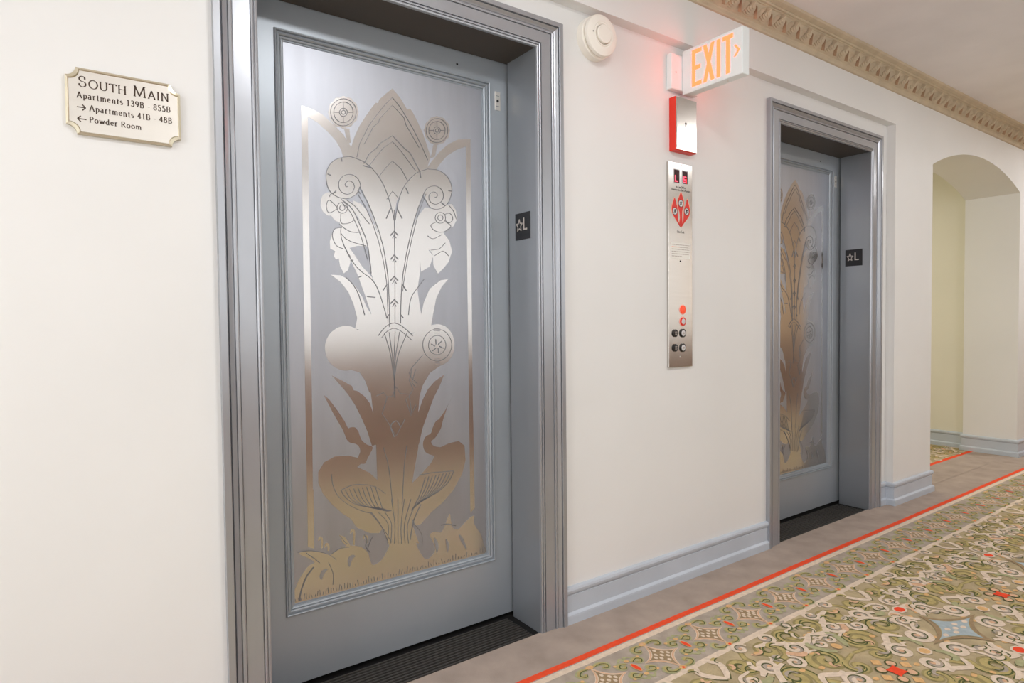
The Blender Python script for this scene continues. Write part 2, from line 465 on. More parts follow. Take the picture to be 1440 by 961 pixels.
def field_tile(cx, cy, clip=None):
    for sx in (1, -1):
        for sy in (1, -1):
            for it in QUART: place(cx, cy, sx, sy, it)
    st = concave(.140, .088, .35)
    fpoly([(cx + x * 1.34, cy + y * 1.42) for x, y in st], 'carpet_taupe', 5)
    fpoly([(cx + x * 1.03, cy + y * 1.05) for x, y in st], 'carpet_sage', 6)
    fpoly([(cx + x, cy + y) for x, y in st], 'carpet_blue', 7)
    for x, y in [(0, 0), (.032, .014), (-.032, .014), (.032, -.014), (-.032, -.014), (.085, 0), (-.085, 0)]:
        fpoly(ell(cx + x, cy + y, .013, .009), 'carpet_cream', 8)
    for sy in (1, -1):
        fpoly(ell(cx, cy + sy * .19, .033, .026, 8), 'carpet_cream', 6); fpoly(ell(cx, cy + sy * .19, .024, .019, 8), 'carpet_red', 7)
    for sx in (1, -1):
        fpoly(ell(cx + sx * .265, cy, .027, .024, 8), 'carpet_cream', 6); fpoly(ell(cx + sx * .265, cy, .020, .018, 8), 'carpet_amber', 7)
    fx = cx + .4725
    for a in (45, 135, 225, 315):
        ca, sa = math.cos(math.radians(a)), math.sin(math.radians(a))
        fpoly(ell(fx + ca * .047, cy + sa * .047, .020, .020, 10), 'carpet_green', 6)
        fpoly(ell(fx + ca * .046, cy + sa * .046, .015, .015, 10), 'carpet_peach', 7)
        fpoly(ell(fx + math.cos(math.radians(a + 45)) * .064, cy + math.sin(math.radians(a + 45)) * .064, .020, .020, 4), 'carpet_amber', 6)
    fpoly([(fx + x, cy + y) for x, y in [(.034 * math.cos(math.radians(k * 45)) * (1 if k % 2 else .62), .034 * math.sin(math.radians(k * 45)) * (1 if k % 2 else .62)) for k in range(8)]], 'carpet_red', 8)
    for sy in (1, -1): fpoly(ell(fx, cy + sy * .195, .018, .020, 8), 'carpet_amber', 6)
for k in range(-1, 6): field_tile(2.192 + .945 * k, -.887)
for k in range(-1, 6): field_tile(2.192 + .4725 + .945 * k, -.887 - .774)
for k, (x, y) in enumerate([(4.6, .69), (5.45, .69)]): field_tile(x, y)

def border_tile(cx, cy):
    st = concave(.086, .100, .30, 7)
    for sc, m_, l_ in [(1.0, 'carpet_cream', 2), (.94, 'carpet_peach', 3), (.80, 'carpet_cream', 4), (.74, 'carpet_taupe', 5)]:
        fpoly([(cx + x * sc, cy + y * sc) for x, y in st], m_, l_)
    for x, y in [(0, 0), (.016, .013), (-.016, .013), (.016, -.013), (-.016, -.013), (0, .034), (0, -.034), (.03, 0), (-.03, 0)]:
        fpoly(ell(cx + x, cy + y, .0062, .0085, 8), 'carpet_cream', 6)
    ox = cx + .12525
    fpoly(ell(ox, cy, .0115, .027, 10), 'carpet_amber', 5); fpoly(ell(ox, cy, .0085, .023, 10), 'carpet_red', 6)
    for sx in (1, -1):
        for sy in (1, -1):
            p = smooth([(ox + sx * .012, cy + sy * .034), (ox + sx * .036, cy + sy * .044), (ox + sx * .050, cy + sy * .030), (ox + sx * .036, cy + sy * .018), (ox + sx * .024, cy + sy * .028)], 4)
            frib(p, taper(.024), 'carpet_sage', 2); frib(p, taper(.010), 'carpet_ochre', 3)
            frib([(x + .003, y - .004) for x, y in p], taper(.004), 'carpet_green', 4)
            p = smooth([(cx + sx * .016, cy + sy * .088), (cx + sx * .042, cy + sy * .090), (cx + sx * .060, cy + sy * .074), (cx + sx * .048, cy + sy * .058), (cx + sx * .036, cy + sy * .068)], 4)
            frib(p, taper(.025), 'carpet_sage', 2); frib(p, taper(.011), 'carpet_ochre', 3)
            frib([(x + .003, y - .004) for x, y in p], taper(.004), 'carpet_green', 4)
            frib(smooth([(ox + sx * .03, cy + sy * .055), (ox + sx * .01, cy + sy * .068), (ox + sx * .004, cy + sy * .05)], 4), taper(.011), 'carpet_sage', 2)
            fpoly(ell(cx + sx * .072, cy + sy * .045, .007, .006, 7), 'carpet_amber', 3)
    for sy in (1, -1):
        fpoly(ell(cx, cy + sy * .090, .016, .011, 8), 'carpet_amber', 4); fpoly(ell(ox, cy + sy * .045, .010, .008, 8), 'carpet_amber', 4)
        fpoly(ell(cx, cy + sy * .092, .006, .006, 6), 'carpet_red' if sy < 0 else 'carpet_peach', 5)
for k in range(-3, 30):
    border_tile(1.437 + .2505 * k - .2505 * 3, -.3685)
structure(F.build('floor', recalc=False), 'patterned carpet with an orange stripe along its plain edge')

# ------------------------------------------------------------------ baseboards
BPROF = [(0, .138), (.007, .138), (.014, .134), (.017, .126), (.015, .116), (.011, .110), (.008, .108), (.008, .105), (.010, .104), (.010, .042), (.013, .039), (.020, .034), (.021, .028), (.021, 0)]
def baseboard(name, path, label=None):
    """path runs in plan with the room on its right-hand side"""
    n = len(path); P = [Vector(p) for p in path]; nor = []
    for i in range(n - 1):
        d = (P[i + 1] - P[i]).normalized(); nor.append(Vector((d.y, -d.x)))
    vs = []; fs = []
    for i in range(n):
        if i == 0: mv = nor[0]
        elif i == n - 1: mv = nor[-1]
        else:
            s = nor[i - 1] + nor[i]; mv = s / (1 + nor[i - 1].dot(nor[i]))
        for h, z in BPROF: q = P[i] + mv * h; vs.append((q.x, q.y, z))
    m_ = len(BPROF)
    for i in range(n - 1):
        for k in range(m_ - 1): fs.append((i * m_ + k, i * m_ + k + 1, (i + 1) * m_ + k + 1, (i + 1) * m_ + k))
    o = len(vs)
    for i in (0, n - 1):
        vs.append((P[i].x, P[i].y, 0)); fs.append(tuple(range(i * m_, i * m_ + m_)) + (len(vs) - 1,))
    bb = MB(); bb.add(vs, fs, 'trim_paint')
    return structure(bb.build(name), label)
baseboard('baseboard_left', [(XL, WY), (-CM, WY)])
baseboard('baseboard_center', [(OW + CM, WY), (DX - CM, WY)], 'grey painted baseboard between the two elevators')
baseboard('baseboard_pier', [(DX + OW + CM, WY), (PX, WY), (PX, FY), (AX0, FY), (AX0, BY)], 'grey baseboard wrapping the pier left of the arch')
baseboard('baseboard_hall', [(HX1, HY1), (HX1, BY), (AX1, BY), (AX1, FY), (XR, FY)], 'grey baseboard running into the side hall right of the arch')

# ------------------------------------------------------------------ lift casings with their steel reveals
CPROF = [(CM, 0.0), (CM, .0185), (CM - .016, .0185), (CM - .0175, .0175), (CM - .0185, .0070), (CM - .020, .0070), (CM - .022, .0155), (CM - .026, .0125), (CM - .031, .0085), (CM - .035, .0062), (CM - .0360, .0020), (CM - .0370, .0020),
         (CM - .038, .0085), (CM - .044, .0100), (CM - .047, .0085), (CM - .0475, .0015), (CM - .049, .0015), (CM - .0495, .0050), (.0212, .0050), (.0205, -.0020), (.0188, -.0020), (.0180, .0045), (.0145, .0065),
         (.0110, .0050), (.0106, -.0020), (.0094, -.0020), (.0090, .0040), (.0055, .0055), (.0015, .0040), (0, .0005), (0, -.006)]
def casing(name, label):
    b = MB(); vs = []; n = len(CPROF); kt = CT / CM
    for o, h in CPROF:
        y = -h if o < CM or h > 0 else WY + .001
        vs += [(-o, y, 0), (-o, y, IH + o * kt), (OW + o, y, IH + o * kt), (OW + o, y, 0)]
    fs = []
    for i in range(n - 1):
        for k in range(3): fs.append((4 * i + k, 4 * i + k + 1, 4 * i + 4 + k + 1, 4 * i + 4 + k))
    b.add(vs, fs, 'casing_paint')
    root = structure(b.build(name), label)
    r = MB()
    r.box(OW + .0025, OW + .018, .006, .180, -.006, IH + .02, 'jamb_steel'); r.box(-.018, -.0025, .006, .180, -.006, IH + .02, 'jamb_steel')
    r.box(-.018, OW + .018, .004, .1885, IH + .0025, IH + .018, 'header_dark')
    r.box(OW + .0018, OW + .02, .0008, .006, 0, IH, 'casing_paint'); r.box(-.02, -.0018, .0008, .006, 0, IH, 'casing_paint')
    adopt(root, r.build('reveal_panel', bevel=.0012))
    return root
cas = casing('trim_1', 'grey moulded casing around the nearer elevator opening')
cas2 = copy_tree(cas, DX); cas2.name = 'trim_2'
cas2['label'] = 'grey moulded casing around the farther elevator opening'
# dark sheets behind the doors stand in for shaft darkness, block stray light
b = MB(); 
for x in (0, DX):
    b.box(x - .5, x + OW + .5, .226, .24, -.05, 2.4, 'dark_gap'); b.box(x - .5, x + OW + .5, .01, .226, -.034, -.022, 'dark_gap')
structure(b.build('shaft_backing', recalc=True))

# ------------------------------------------------------------------ lift doors
DY = .1912
MX0, MX1, MZ0, MZ1 = .0945, .8790, .2325, 2.0480       # outer line of the panel moulding
IN = .0300                                             # moulding width
PY = .2040
FIG = [[(0.489,1.95),(0.465,1.928),(0.439,1.902),(0.436,1.89),(0.426,1.889),(0.41,1.867),(0.391,1.839),(0.368,1.803),(0.351,1.766),(0.338,1.729),(0.333,1.702),(0.351,1.693),(0.375,1.679),(0.413,1.66),(0.45,1.617),(0.475,1.56),(0.487,1.506),(0.496,1.562),(0.519,1.607),(0.551,1.651),(0.593,1.684),(0.617,1.695),(0.632,1.739),(0.619,1.775),(0.603,1.816),(0.583,1.853),(0.565,1.882),(0.555,1.893),(0.542,1.89),(0.518,1.923)],
[(0.33,1.697),(0.302,1.689),(0.276,1.674),(0.259,1.651),(0.251,1.628),(0.253,1.6),(0.262,1.577),(0.282,1.561),(0.306,1.556),(0.327,1.558),(0.349,1.57),(0.361,1.586),(0.364,1.601),(0.374,1.592),(0.389,1.557),(0.407,1.511),(0.425,1.459),(0.437,1.424),(0.446,1.395),(0.455,1.341),(0.498,1.343),(0.489,1.428),(0.487,1.494),(0.481,1.536),(0.47,1.574),(0.453,1.609),(0.431,1.642),(0.406,1.668),(0.382,1.686),(0.357,1.695)],
[(0.622,1.695),(0.653,1.696),(0.682,1.688),(0.704,1.67),(0.717,1.643),(0.715,1.613),(0.702,1.586),(0.684,1.565),(0.658,1.555),(0.629,1.557),(0.615,1.571),(0.606,1.589),(0.604,1.607),(0.587,1.574),(0.569,1.52),(0.554,1.469),(0.543,1.425),(0.532,1.344),(0.485,1.342),(0.488,1.427),(0.491,1.495),(0.5,1.556),(0.514,1.597),(0.537,1.634),(0.568,1.667),(0.596,1.687)],
[(0.366,1.847),(0.365,1.842),(0.363,1.837),(0.361,1.833),(0.361,1.828),(0.36,1.823),(0.359,1.819),(0.355,1.815),(0.351,1.811),(0.348,1.808),(0.345,1.804),(0.342,1.799),(0.339,1.796),(0.335,1.794),(0.33,1.792),(0.325,1.791),(0.321,1.789),(0.317,1.786),(0.313,1.784),(0.308,1.784),(0.304,1.786),(0.3,1.787),(0.296,1.787),(0.291,1.786),(0.287,1.787),(0.284,1.789),(0.281,1.793),(0.279,1.796),(0.275,1.798),(0.272,1.8),(0.269,1.803),(0.268,1.807),(0.267,1.811),(0.267,1.816),(0.265,1.819),(0.263,1.823),(0.263,1.827),(0.264,1.832),(0.266,1.837),(0.267,1.841),(0.268,1.845),(0.268,1.85),(0.27,1.855),(0.273,1.859),(0.277,1.862),(0.28,1.865),(0.283,1.869),(0.285,1.874),(0.289,1.878),(0.293,1.88),(0.298,1.881),(0.302,1.882),(0.306,1.885),(0.31,1.888),(0.315,1.89),(0.319,1.89),(0.323,1.888),(0.327,1.887),(0.332,1.888),(0.336,1.888),(0.341,1.888),(0.344,1.885),(0.347,1.882),(0.349,1.879),(0.353,1.877),(0.357,1.875),(0.36,1.872),(0.361,1.868),(0.361,1.863),(0.362,1.859),(0.363,1.855),(0.365,1.851)],
[(0.713,1.845),(0.712,1.84),(0.71,1.836),(0.708,1.832),(0.707,1.827),(0.707,1.822),(0.706,1.818),(0.702,1.814),(0.698,1.811),(0.695,1.808),(0.692,1.804),(0.689,1.799),(0.686,1.796),(0.681,1.794),(0.676,1.793),(0.672,1.791),(0.668,1.789),(0.663,1.786),(0.659,1.785),(0.654,1.785),(0.65,1.786),(0.646,1.787),(0.642,1.787),(0.637,1.787),(0.633,1.787),(0.629,1.79),(0.627,1.793),(0.624,1.796),(0.621,1.798),(0.617,1.8),(0.614,1.803),(0.613,1.807),(0.612,1.812),(0.612,1.816),(0.61,1.819),(0.608,1.823),(0.607,1.827),(0.608,1.832),(0.611,1.836),(0.612,1.84),(0.613,1.845),(0.613,1.849),(0.615,1.854),(0.618,1.858),(0.622,1.861),(0.625,1.864),(0.628,1.868),(0.631,1.872),(0.634,1.876),(0.638,1.878),(0.643,1.879),(0.648,1.881),(0.652,1.883),(0.656,1.886),(0.66,1.887),(0.665,1.887),(0.669,1.886),(0.673,1.885),(0.678,1.885),(0.683,1.886),(0.687,1.885),(0.69,1.883),(0.693,1.88),(0.696,1.877),(0.699,1.875),(0.703,1.873),(0.706,1.87),(0.708,1.866),(0.708,1.861),(0.709,1.857),(0.71,1.853),(0.712,1.849)],
[(0.314,1.787),(0.333,1.787),(0.337,1.743),(0.327,1.736)],
[(0.644,1.785),(0.66,1.785),(0.65,1.742),(0.632,1.733)],
[(0.177,1.833),(0.197,1.803),(0.194,1.318),(0.192,0.911),(0.187,0.44),(0.17,0.439),(0.171,0.913),(0.173,1.317)],
[(0.78,1.8),(0.8,1.829),(0.797,1.289),(0.796,0.863),(0.799,0.445),(0.779,0.43),(0.779,0.865),(0.779,1.289)],
[(0.178,1.833),(0.213,1.828),(0.246,1.816),(0.278,1.793),(0.31,1.767),(0.336,1.731),(0.357,1.697),(0.351,1.693),(0.31,1.692),(0.303,1.715),(0.286,1.741),(0.26,1.765),(0.229,1.788),(0.196,1.803),(0.184,1.807)],
[(0.801,1.829),(0.747,1.818),(0.706,1.795),(0.669,1.762),(0.637,1.724),(0.616,1.695),(0.653,1.694),(0.67,1.719),(0.701,1.753),(0.739,1.779),(0.781,1.799),(0.799,1.816)],
[(0.259,1.572),(0.241,1.562),(0.234,1.547),(0.232,1.524),(0.24,1.506),(0.256,1.496),(0.265,1.497),(0.279,1.482),(0.294,1.477),(0.298,1.461),(0.278,1.456),(0.267,1.436),(0.26,1.412),(0.261,1.39),(0.277,1.383),(0.272,1.367),(0.279,1.356),(0.289,1.359),(0.292,1.337),(0.305,1.312),(0.319,1.323),(0.33,1.355),(0.332,1.37),(0.315,1.393),(0.354,1.405),(0.378,1.406),(0.395,1.405),(0.387,1.441),(0.375,1.471),(0.355,1.497),(0.34,1.546),(0.312,1.555)],
[(0.34,1.554),(0.369,1.545),(0.393,1.52),(0.422,1.463),(0.432,1.424),(0.419,1.335),(0.396,1.318),(0.395,1.374),(0.387,1.433),(0.363,1.49),(0.34,1.53)],
[(0.607,1.557),(0.65,1.554),(0.699,1.576),(0.716,1.58),(0.733,1.56),(0.738,1.526),(0.722,1.499),(0.697,1.488),(0.68,1.472),(0.704,1.446),(0.715,1.408),(0.7,1.368),(0.68,1.346),(0.655,1.324),(0.637,1.353),(0.635,1.391),(0.623,1.407),(0.586,1.405),(0.544,1.415),(0.55,1.465),(0.573,1.516)],
[(0.309,1.419),(0.337,1.382),(0.369,1.337),(0.402,1.303),(0.426,1.255),(0.451,1.175),(0.457,1.012),(0.413,1.014),(0.399,1.175),(0.375,1.246),(0.352,1.309),(0.334,1.347),(0.313,1.393)],
[(0.261,1.306),(0.295,1.305),(0.319,1.293),(0.343,1.271),(0.367,1.236),(0.382,1.201),(0.41,1.159),(0.422,1.111),(0.34,1.13),(0.348,1.165),(0.336,1.212),(0.318,1.253),(0.293,1.284)],
[(0.395,1.409),(0.448,1.485),(0.488,1.513),(0.555,1.494),(0.585,1.446),(0.583,1.327),(0.572,1.264),(0.584,1.183),(0.59,1.12),(0.48,1.097),(0.415,1.111),(0.443,1.207),(0.418,1.267),(0.4,1.314)],
[(0.698,1.306),(0.665,1.3),(0.621,1.269),(0.597,1.221),(0.58,1.158),(0.587,1.12),(0.622,1.126),(0.634,1.183),(0.646,1.234),(0.67,1.278)],
[(0.587,1.328),(0.622,1.348),(0.637,1.387),(0.616,1.408),(0.581,1.406)],
[(0.379,1.064),(0.378,1.052),(0.375,1.041),(0.37,1.03),(0.364,1.02),(0.356,1.012),(0.347,1.004),(0.338,0.999),(0.327,0.995),(0.316,0.993),(0.305,0.992),(0.294,0.994),(0.284,0.997),(0.274,1.002),(0.264,1.009),(0.256,1.016),(0.249,1.025),(0.244,1.035),(0.24,1.046),(0.238,1.057),(0.237,1.068),(0.238,1.08),(0.241,1.091),(0.245,1.101),(0.251,1.111),(0.258,1.119),(0.267,1.126),(0.276,1.132),(0.286,1.136),(0.297,1.139),(0.308,1.14),(0.319,1.139),(0.33,1.136),(0.34,1.131),(0.35,1.125),(0.358,1.117),(0.366,1.108),(0.371,1.098),(0.376,1.087),(0.378,1.076)],
[(0.72,1.064),(0.719,1.052),(0.716,1.041),(0.712,1.03),(0.706,1.02),(0.698,1.011),(0.689,1.003),(0.679,0.998),(0.669,0.993),(0.658,0.991),(0.647,0.991),(0.636,0.992),(0.625,0.996),(0.615,1.001),(0.606,1.007),(0.597,1.015),(0.59,1.024),(0.585,1.035),(0.581,1.046),(0.579,1.057),(0.578,1.069),(0.579,1.08),(0.582,1.091),(0.586,1.102),(0.592,1.112),(0.599,1.121),(0.608,1.128),(0.617,1.134),(0.627,1.139),(0.638,1.141),(0.649,1.142),(0.66,1.141),(0.671,1.138),(0.682,1.134),(0.691,1.127),(0.7,1.119),(0.707,1.11),(0.713,1.1),(0.717,1.088),(0.72,1.076)],
[(0.352,1.127),(0.422,1.114),(0.481,1.149),(0.548,1.108),(0.583,1.126),(0.622,1.126),(0.678,1.002),(0.616,0.967),(0.593,0.933),(0.572,0.9),(0.386,0.914),(0.371,0.957),(0.353,0.984),(0.319,0.995)],
[(0.341,0.991),(0.362,0.978),(0.382,0.95),(0.391,0.913),(0.395,0.877),(0.403,0.81),(0.407,0.736),(0.408,0.669),(0.41,0.602),(0.463,0.513),(0.442,0.461),(0.468,0.381),(0.563,0.361),(0.537,0.436),(0.531,0.488),(0.539,0.581),(0.566,0.704),(0.564,0.793),(0.574,0.887),(0.593,0.943),(0.616,0.98),(0.519,1.022)],
[(0.258,0.979),(0.288,0.963),(0.325,0.94),(0.331,0.925),(0.342,0.923),(0.367,0.904),(0.387,0.878),(0.41,0.809),(0.416,0.735),(0.392,0.732),(0.377,0.782),(0.359,0.826),(0.335,0.876),(0.312,0.913),(0.285,0.947)],
[(0.675,0.958),(0.637,0.937),(0.608,0.91),(0.586,0.873),(0.566,0.825),(0.543,0.795),(0.552,0.719),(0.568,0.714),(0.584,0.772),(0.608,0.827),(0.63,0.876),(0.653,0.913)],
[(0.23,0.918),(0.249,0.9),(0.276,0.861),(0.298,0.825),(0.309,0.801),(0.323,0.787),(0.309,0.765),(0.3,0.776),(0.29,0.801),(0.261,0.854)],
[(0.309,0.799),(0.312,0.801),(0.315,0.802),(0.318,0.803),(0.32,0.803),(0.323,0.803),(0.327,0.803),(0.33,0.802),(0.333,0.801),(0.336,0.799),(0.338,0.796),(0.341,0.792),(0.344,0.788),(0.346,0.784),(0.347,0.778),(0.349,0.773),(0.351,0.768),(0.352,0.764),(0.354,0.76),(0.355,0.757),(0.358,0.753),(0.361,0.75),(0.365,0.746),(0.369,0.743),(0.373,0.739),(0.379,0.736),(0.385,0.733),(0.391,0.731),(0.394,0.727),(0.394,0.723),(0.392,0.718),(0.389,0.713),(0.386,0.709),(0.384,0.704),(0.381,0.7),(0.378,0.696),(0.376,0.692),(0.373,0.687),(0.371,0.682),(0.369,0.678),(0.366,0.675),(0.361,0.675),(0.354,0.676),(0.348,0.678),(0.344,0.681),(0.342,0.685),(0.342,0.691),(0.342,0.696),(0.343,0.701),(0.345,0.706),(0.347,0.71),(0.349,0.714),(0.35,0.718),(0.35,0.723),(0.349,0.728),(0.347,0.733),(0.345,0.737),(0.342,0.74),(0.339,0.743),(0.335,0.745),(0.332,0.747),(0.328,0.748),(0.324,0.749),(0.32,0.75),(0.316,0.752),(0.312,0.755),(0.309,0.758),(0.306,0.762),(0.304,0.765),(0.302,0.77),(0.3,0.774),(0.299,0.779),(0.299,0.784),(0.301,0.788),(0.303,0.792),(0.306,0.796)],
[(0.372,0.689),(0.344,0.697),(0.308,0.71),(0.263,0.713),(0.227,0.699),(0.207,0.669),(0.207,0.634),(0.222,0.596),(0.251,0.556),(0.285,0.52),(0.313,0.497),(0.334,0.463),(0.377,0.437),(0.412,0.429),(0.436,0.45),(0.467,0.512),(0.448,0.562),(0.416,0.606),(0.381,0.642),(0.338,0.668)],
[(0.712,0.881),(0.689,0.846),(0.67,0.8),(0.658,0.763),(0.645,0.749),(0.629,0.767),(0.639,0.788),(0.651,0.797),(0.678,0.828)],
[(0.651,0.796),(0.647,0.796),(0.643,0.794),(0.638,0.791),(0.635,0.787),(0.632,0.783),(0.629,0.778),(0.627,0.773),(0.624,0.768),(0.622,0.763),(0.621,0.758),(0.619,0.753),(0.616,0.749),(0.612,0.747),(0.607,0.745),(0.602,0.744),(0.598,0.742),(0.595,0.739),(0.592,0.736),(0.59,0.732),(0.588,0.728),(0.586,0.724),(0.585,0.719),(0.585,0.713),(0.585,0.708),(0.586,0.703),(0.587,0.698),(0.589,0.694),(0.591,0.69),(0.594,0.686),(0.596,0.683),(0.6,0.68),(0.604,0.678),(0.61,0.674),(0.618,0.671),(0.625,0.668),(0.633,0.666),(0.64,0.666),(0.647,0.668),(0.654,0.67),(0.658,0.673),(0.66,0.677),(0.661,0.683),(0.659,0.689),(0.657,0.693),(0.652,0.695),(0.646,0.697),(0.639,0.698),(0.633,0.7),(0.629,0.702),(0.625,0.705),(0.623,0.707),(0.62,0.71),(0.619,0.713),(0.618,0.716),(0.618,0.719),(0.619,0.722),(0.622,0.724),(0.626,0.726),(0.63,0.728),(0.634,0.731),(0.637,0.735),(0.641,0.738),(0.644,0.742),(0.647,0.747),(0.651,0.752),(0.655,0.758),(0.659,0.764),(0.661,0.77),(0.66,0.777),(0.658,0.785),(0.654,0.792)],
[(0.625,0.702),(0.651,0.693),(0.692,0.705),(0.732,0.708),(0.757,0.687),(0.761,0.633),(0.745,0.582),(0.705,0.527),(0.659,0.489),(0.615,0.464),(0.572,0.429),(0.55,0.427),(0.531,0.482),(0.511,0.555),(0.539,0.581),(0.575,0.608),(0.614,0.64),(0.633,0.669)],
[(0.173,0.619),(0.191,0.616),(0.189,0.425),(0.169,0.434)],
[(0.141,0.42),(0.145,0.422),(0.155,0.422),(0.167,0.421),(0.178,0.42),(0.187,0.418),(0.195,0.415),(0.203,0.412),(0.212,0.409),(0.22,0.405),(0.228,0.4),(0.236,0.395),(0.243,0.393),(0.249,0.395),(0.255,0.398),(0.26,0.402),(0.265,0.405),(0.272,0.407),(0.278,0.409),(0.284,0.409),(0.291,0.41),(0.297,0.41),(0.303,0.41),(0.309,0.409),(0.316,0.407),(0.324,0.405),(0.332,0.402),(0.34,0.399),(0.347,0.395),(0.354,0.39),(0.36,0.384),(0.366,0.378),(0.37,0.372),(0.373,0.365),(0.375,0.358),(0.376,0.351),(0.378,0.345),(0.38,0.339),(0.382,0.333),(0.384,0.328),(0.388,0.325),(0.394,0.324),(0.401,0.325),(0.408,0.328),(0.415,0.331),(0.421,0.336),(0.427,0.342),(0.432,0.35),(0.437,0.357),(0.442,0.365),(0.447,0.373),(0.45,0.382),(0.452,0.39),(0.451,0.398),(0.448,0.406),(0.443,0.415),(0.438,0.424),(0.433,0.434),(0.426,0.446),(0.419,0.457),(0.412,0.468),(0.404,0.478),(0.396,0.488),(0.389,0.497),(0.386,0.503),(0.387,0.504),(0.392,0.502),(0.4,0.5),(0.413,0.501),(0.431,0.507),(0.454,0.518),(0.479,0.527),(0.502,0.531),(0.522,0.526),(0.543,0.516),(0.56,0.503),(0.57,0.492),(0.571,0.485),(0.563,0.478),(0.554,0.472),(0.546,0.465),(0.542,0.458),(0.539,0.451),(0.537,0.443),(0.535,0.435),(0.535,0.427),(0.536,0.417),(0.537,0.407),(0.539,0.398),(0.542,0.388),(0.546,0.377),(0.549,0.367),(0.553,0.358),(0.557,0.348),(0.561,0.339),(0.566,0.33),(0.57,0.322),(0.575,0.314),(0.58,0.306),(0.585,0.3),(0.591,0.297),(0.597,0.296),(0.603,0.299),(0.609,0.302),(0.615,0.306),(0.62,0.311),(0.624,0.316),(0.627,0.321),(0.628,0.328),(0.627,0.335),(0.623,0.344),(0.619,0.352),(0.616,0.36),(0.613,0.367),(0.609,0.374),(0.607,0.379),(0.607,0.384),(0.61,0.387),(0.616,0.389),(0.622,0.39),(0.628,0.39),(0.634,0.388),(0.641,0.385),(0.647,0.383),(0.653,0.382),(0.657,0.385),(0.661,0.391),(0.665,0.397),(0.668,0.404),(0.672,0.411),(0.675,0.418),(0.678,0.425),(0.681,0.431),(0.684,0.436),(0.686,0.441),(0.689,0.443),(0.691,0.443),(0.692,0.439),(0.693,0.431),(0.694,0.423),(0.695,0.415),(0.697,0.408),(0.698,0.4),(0.7,0.394),(0.702,0.389),(0.707,0.385),(0.712,0.382),(0.718,0.38),(0.724,0.38),(0.731,0.382),(0.737,0.387),(0.744,0.391),(0.75,0.396),(0.756,0.4),(0.762,0.404),(0.768,0.408),(0.773,0.411),(0.78,0.414),(0.786,0.416),(0.792,0.417),(0.796,0.417),(0.797,0.413),(0.795,0.407),(0.793,0.4),(0.793,0.393),(0.795,0.387),(0.798,0.381),(0.801,0.374),(0.806,0.368),(0.81,0.361),(0.815,0.354),(0.821,0.346),(0.825,0.338),(0.829,0.33),(0.831,0.321),(0.834,0.311),(0.836,0.302),(0.84,0.292),(0.846,0.281),(0.848,0.271),(0.841,0.263),(0.824,0.259),(0.8,0.258),(0.771,0.258),(0.739,0.258),(0.703,0.258),(0.663,0.259),(0.623,0.26),(0.584,0.261),(0.547,0.261),(0.509,0.262),(0.474,0.263),(0.441,0.263),(0.412,0.263),(0.385,0.263),(0.36,0.263),(0.334,0.262),(0.308,0.262),(0.283,0.262),(0.258,0.261),(0.233,0.261),(0.207,0.262),(0.18,0.263),(0.155,0.264),(0.137,0.264),(0.127,0.264),(0.123,0.262),(0.121,0.262),(0.12,0.264),(0.119,0.27),(0.119,0.278),(0.121,0.287),(0.122,0.296),(0.124,0.302),(0.126,0.309),(0.129,0.315),(0.132,0.322),(0.135,0.328),(0.138,0.334),(0.142,0.34),(0.146,0.346),(0.152,0.353),(0.158,0.36),(0.164,0.367),(0.17,0.372),(0.176,0.375),(0.182,0.376),(0.187,0.377),(0.189,0.379),(0.188,0.383),(0.184,0.387),(0.179,0.391),(0.173,0.396),(0.164,0.402),(0.153,0.409),(0.144,0.416)],
[(0.412,0.475),(0.381,0.507),(0.371,0.539),(0.502,0.541),(0.57,0.492),(0.529,0.437),(0.544,0.344),(0.454,0.364)],
[(0.272,0.452),(0.291,0.442),(0.309,0.411),(0.301,0.405),(0.283,0.426)],
[(0.202,0.448),(0.204,0.458),(0.211,0.46),(0.217,0.455),(0.219,0.444),(0.217,0.42),(0.211,0.421),(0.212,0.445),(0.21,0.453),(0.206,0.446)],
[(0.222,0.422),(0.225,0.433),(0.231,0.435),(0.238,0.43),(0.24,0.418),(0.238,0.407),(0.232,0.408),(0.233,0.42),(0.23,0.427),(0.226,0.42)],
[(0.309,0.449),(0.311,0.46),(0.319,0.462),(0.326,0.457),(0.328,0.446),(0.325,0.406),(0.319,0.408),(0.32,0.447),(0.318,0.455),(0.313,0.448)],
[(0.353,0.421),(0.355,0.432),(0.362,0.434),(0.37,0.429),(0.372,0.417),(0.369,0.403),(0.363,0.404),(0.364,0.419),(0.361,0.427),(0.357,0.419)]]
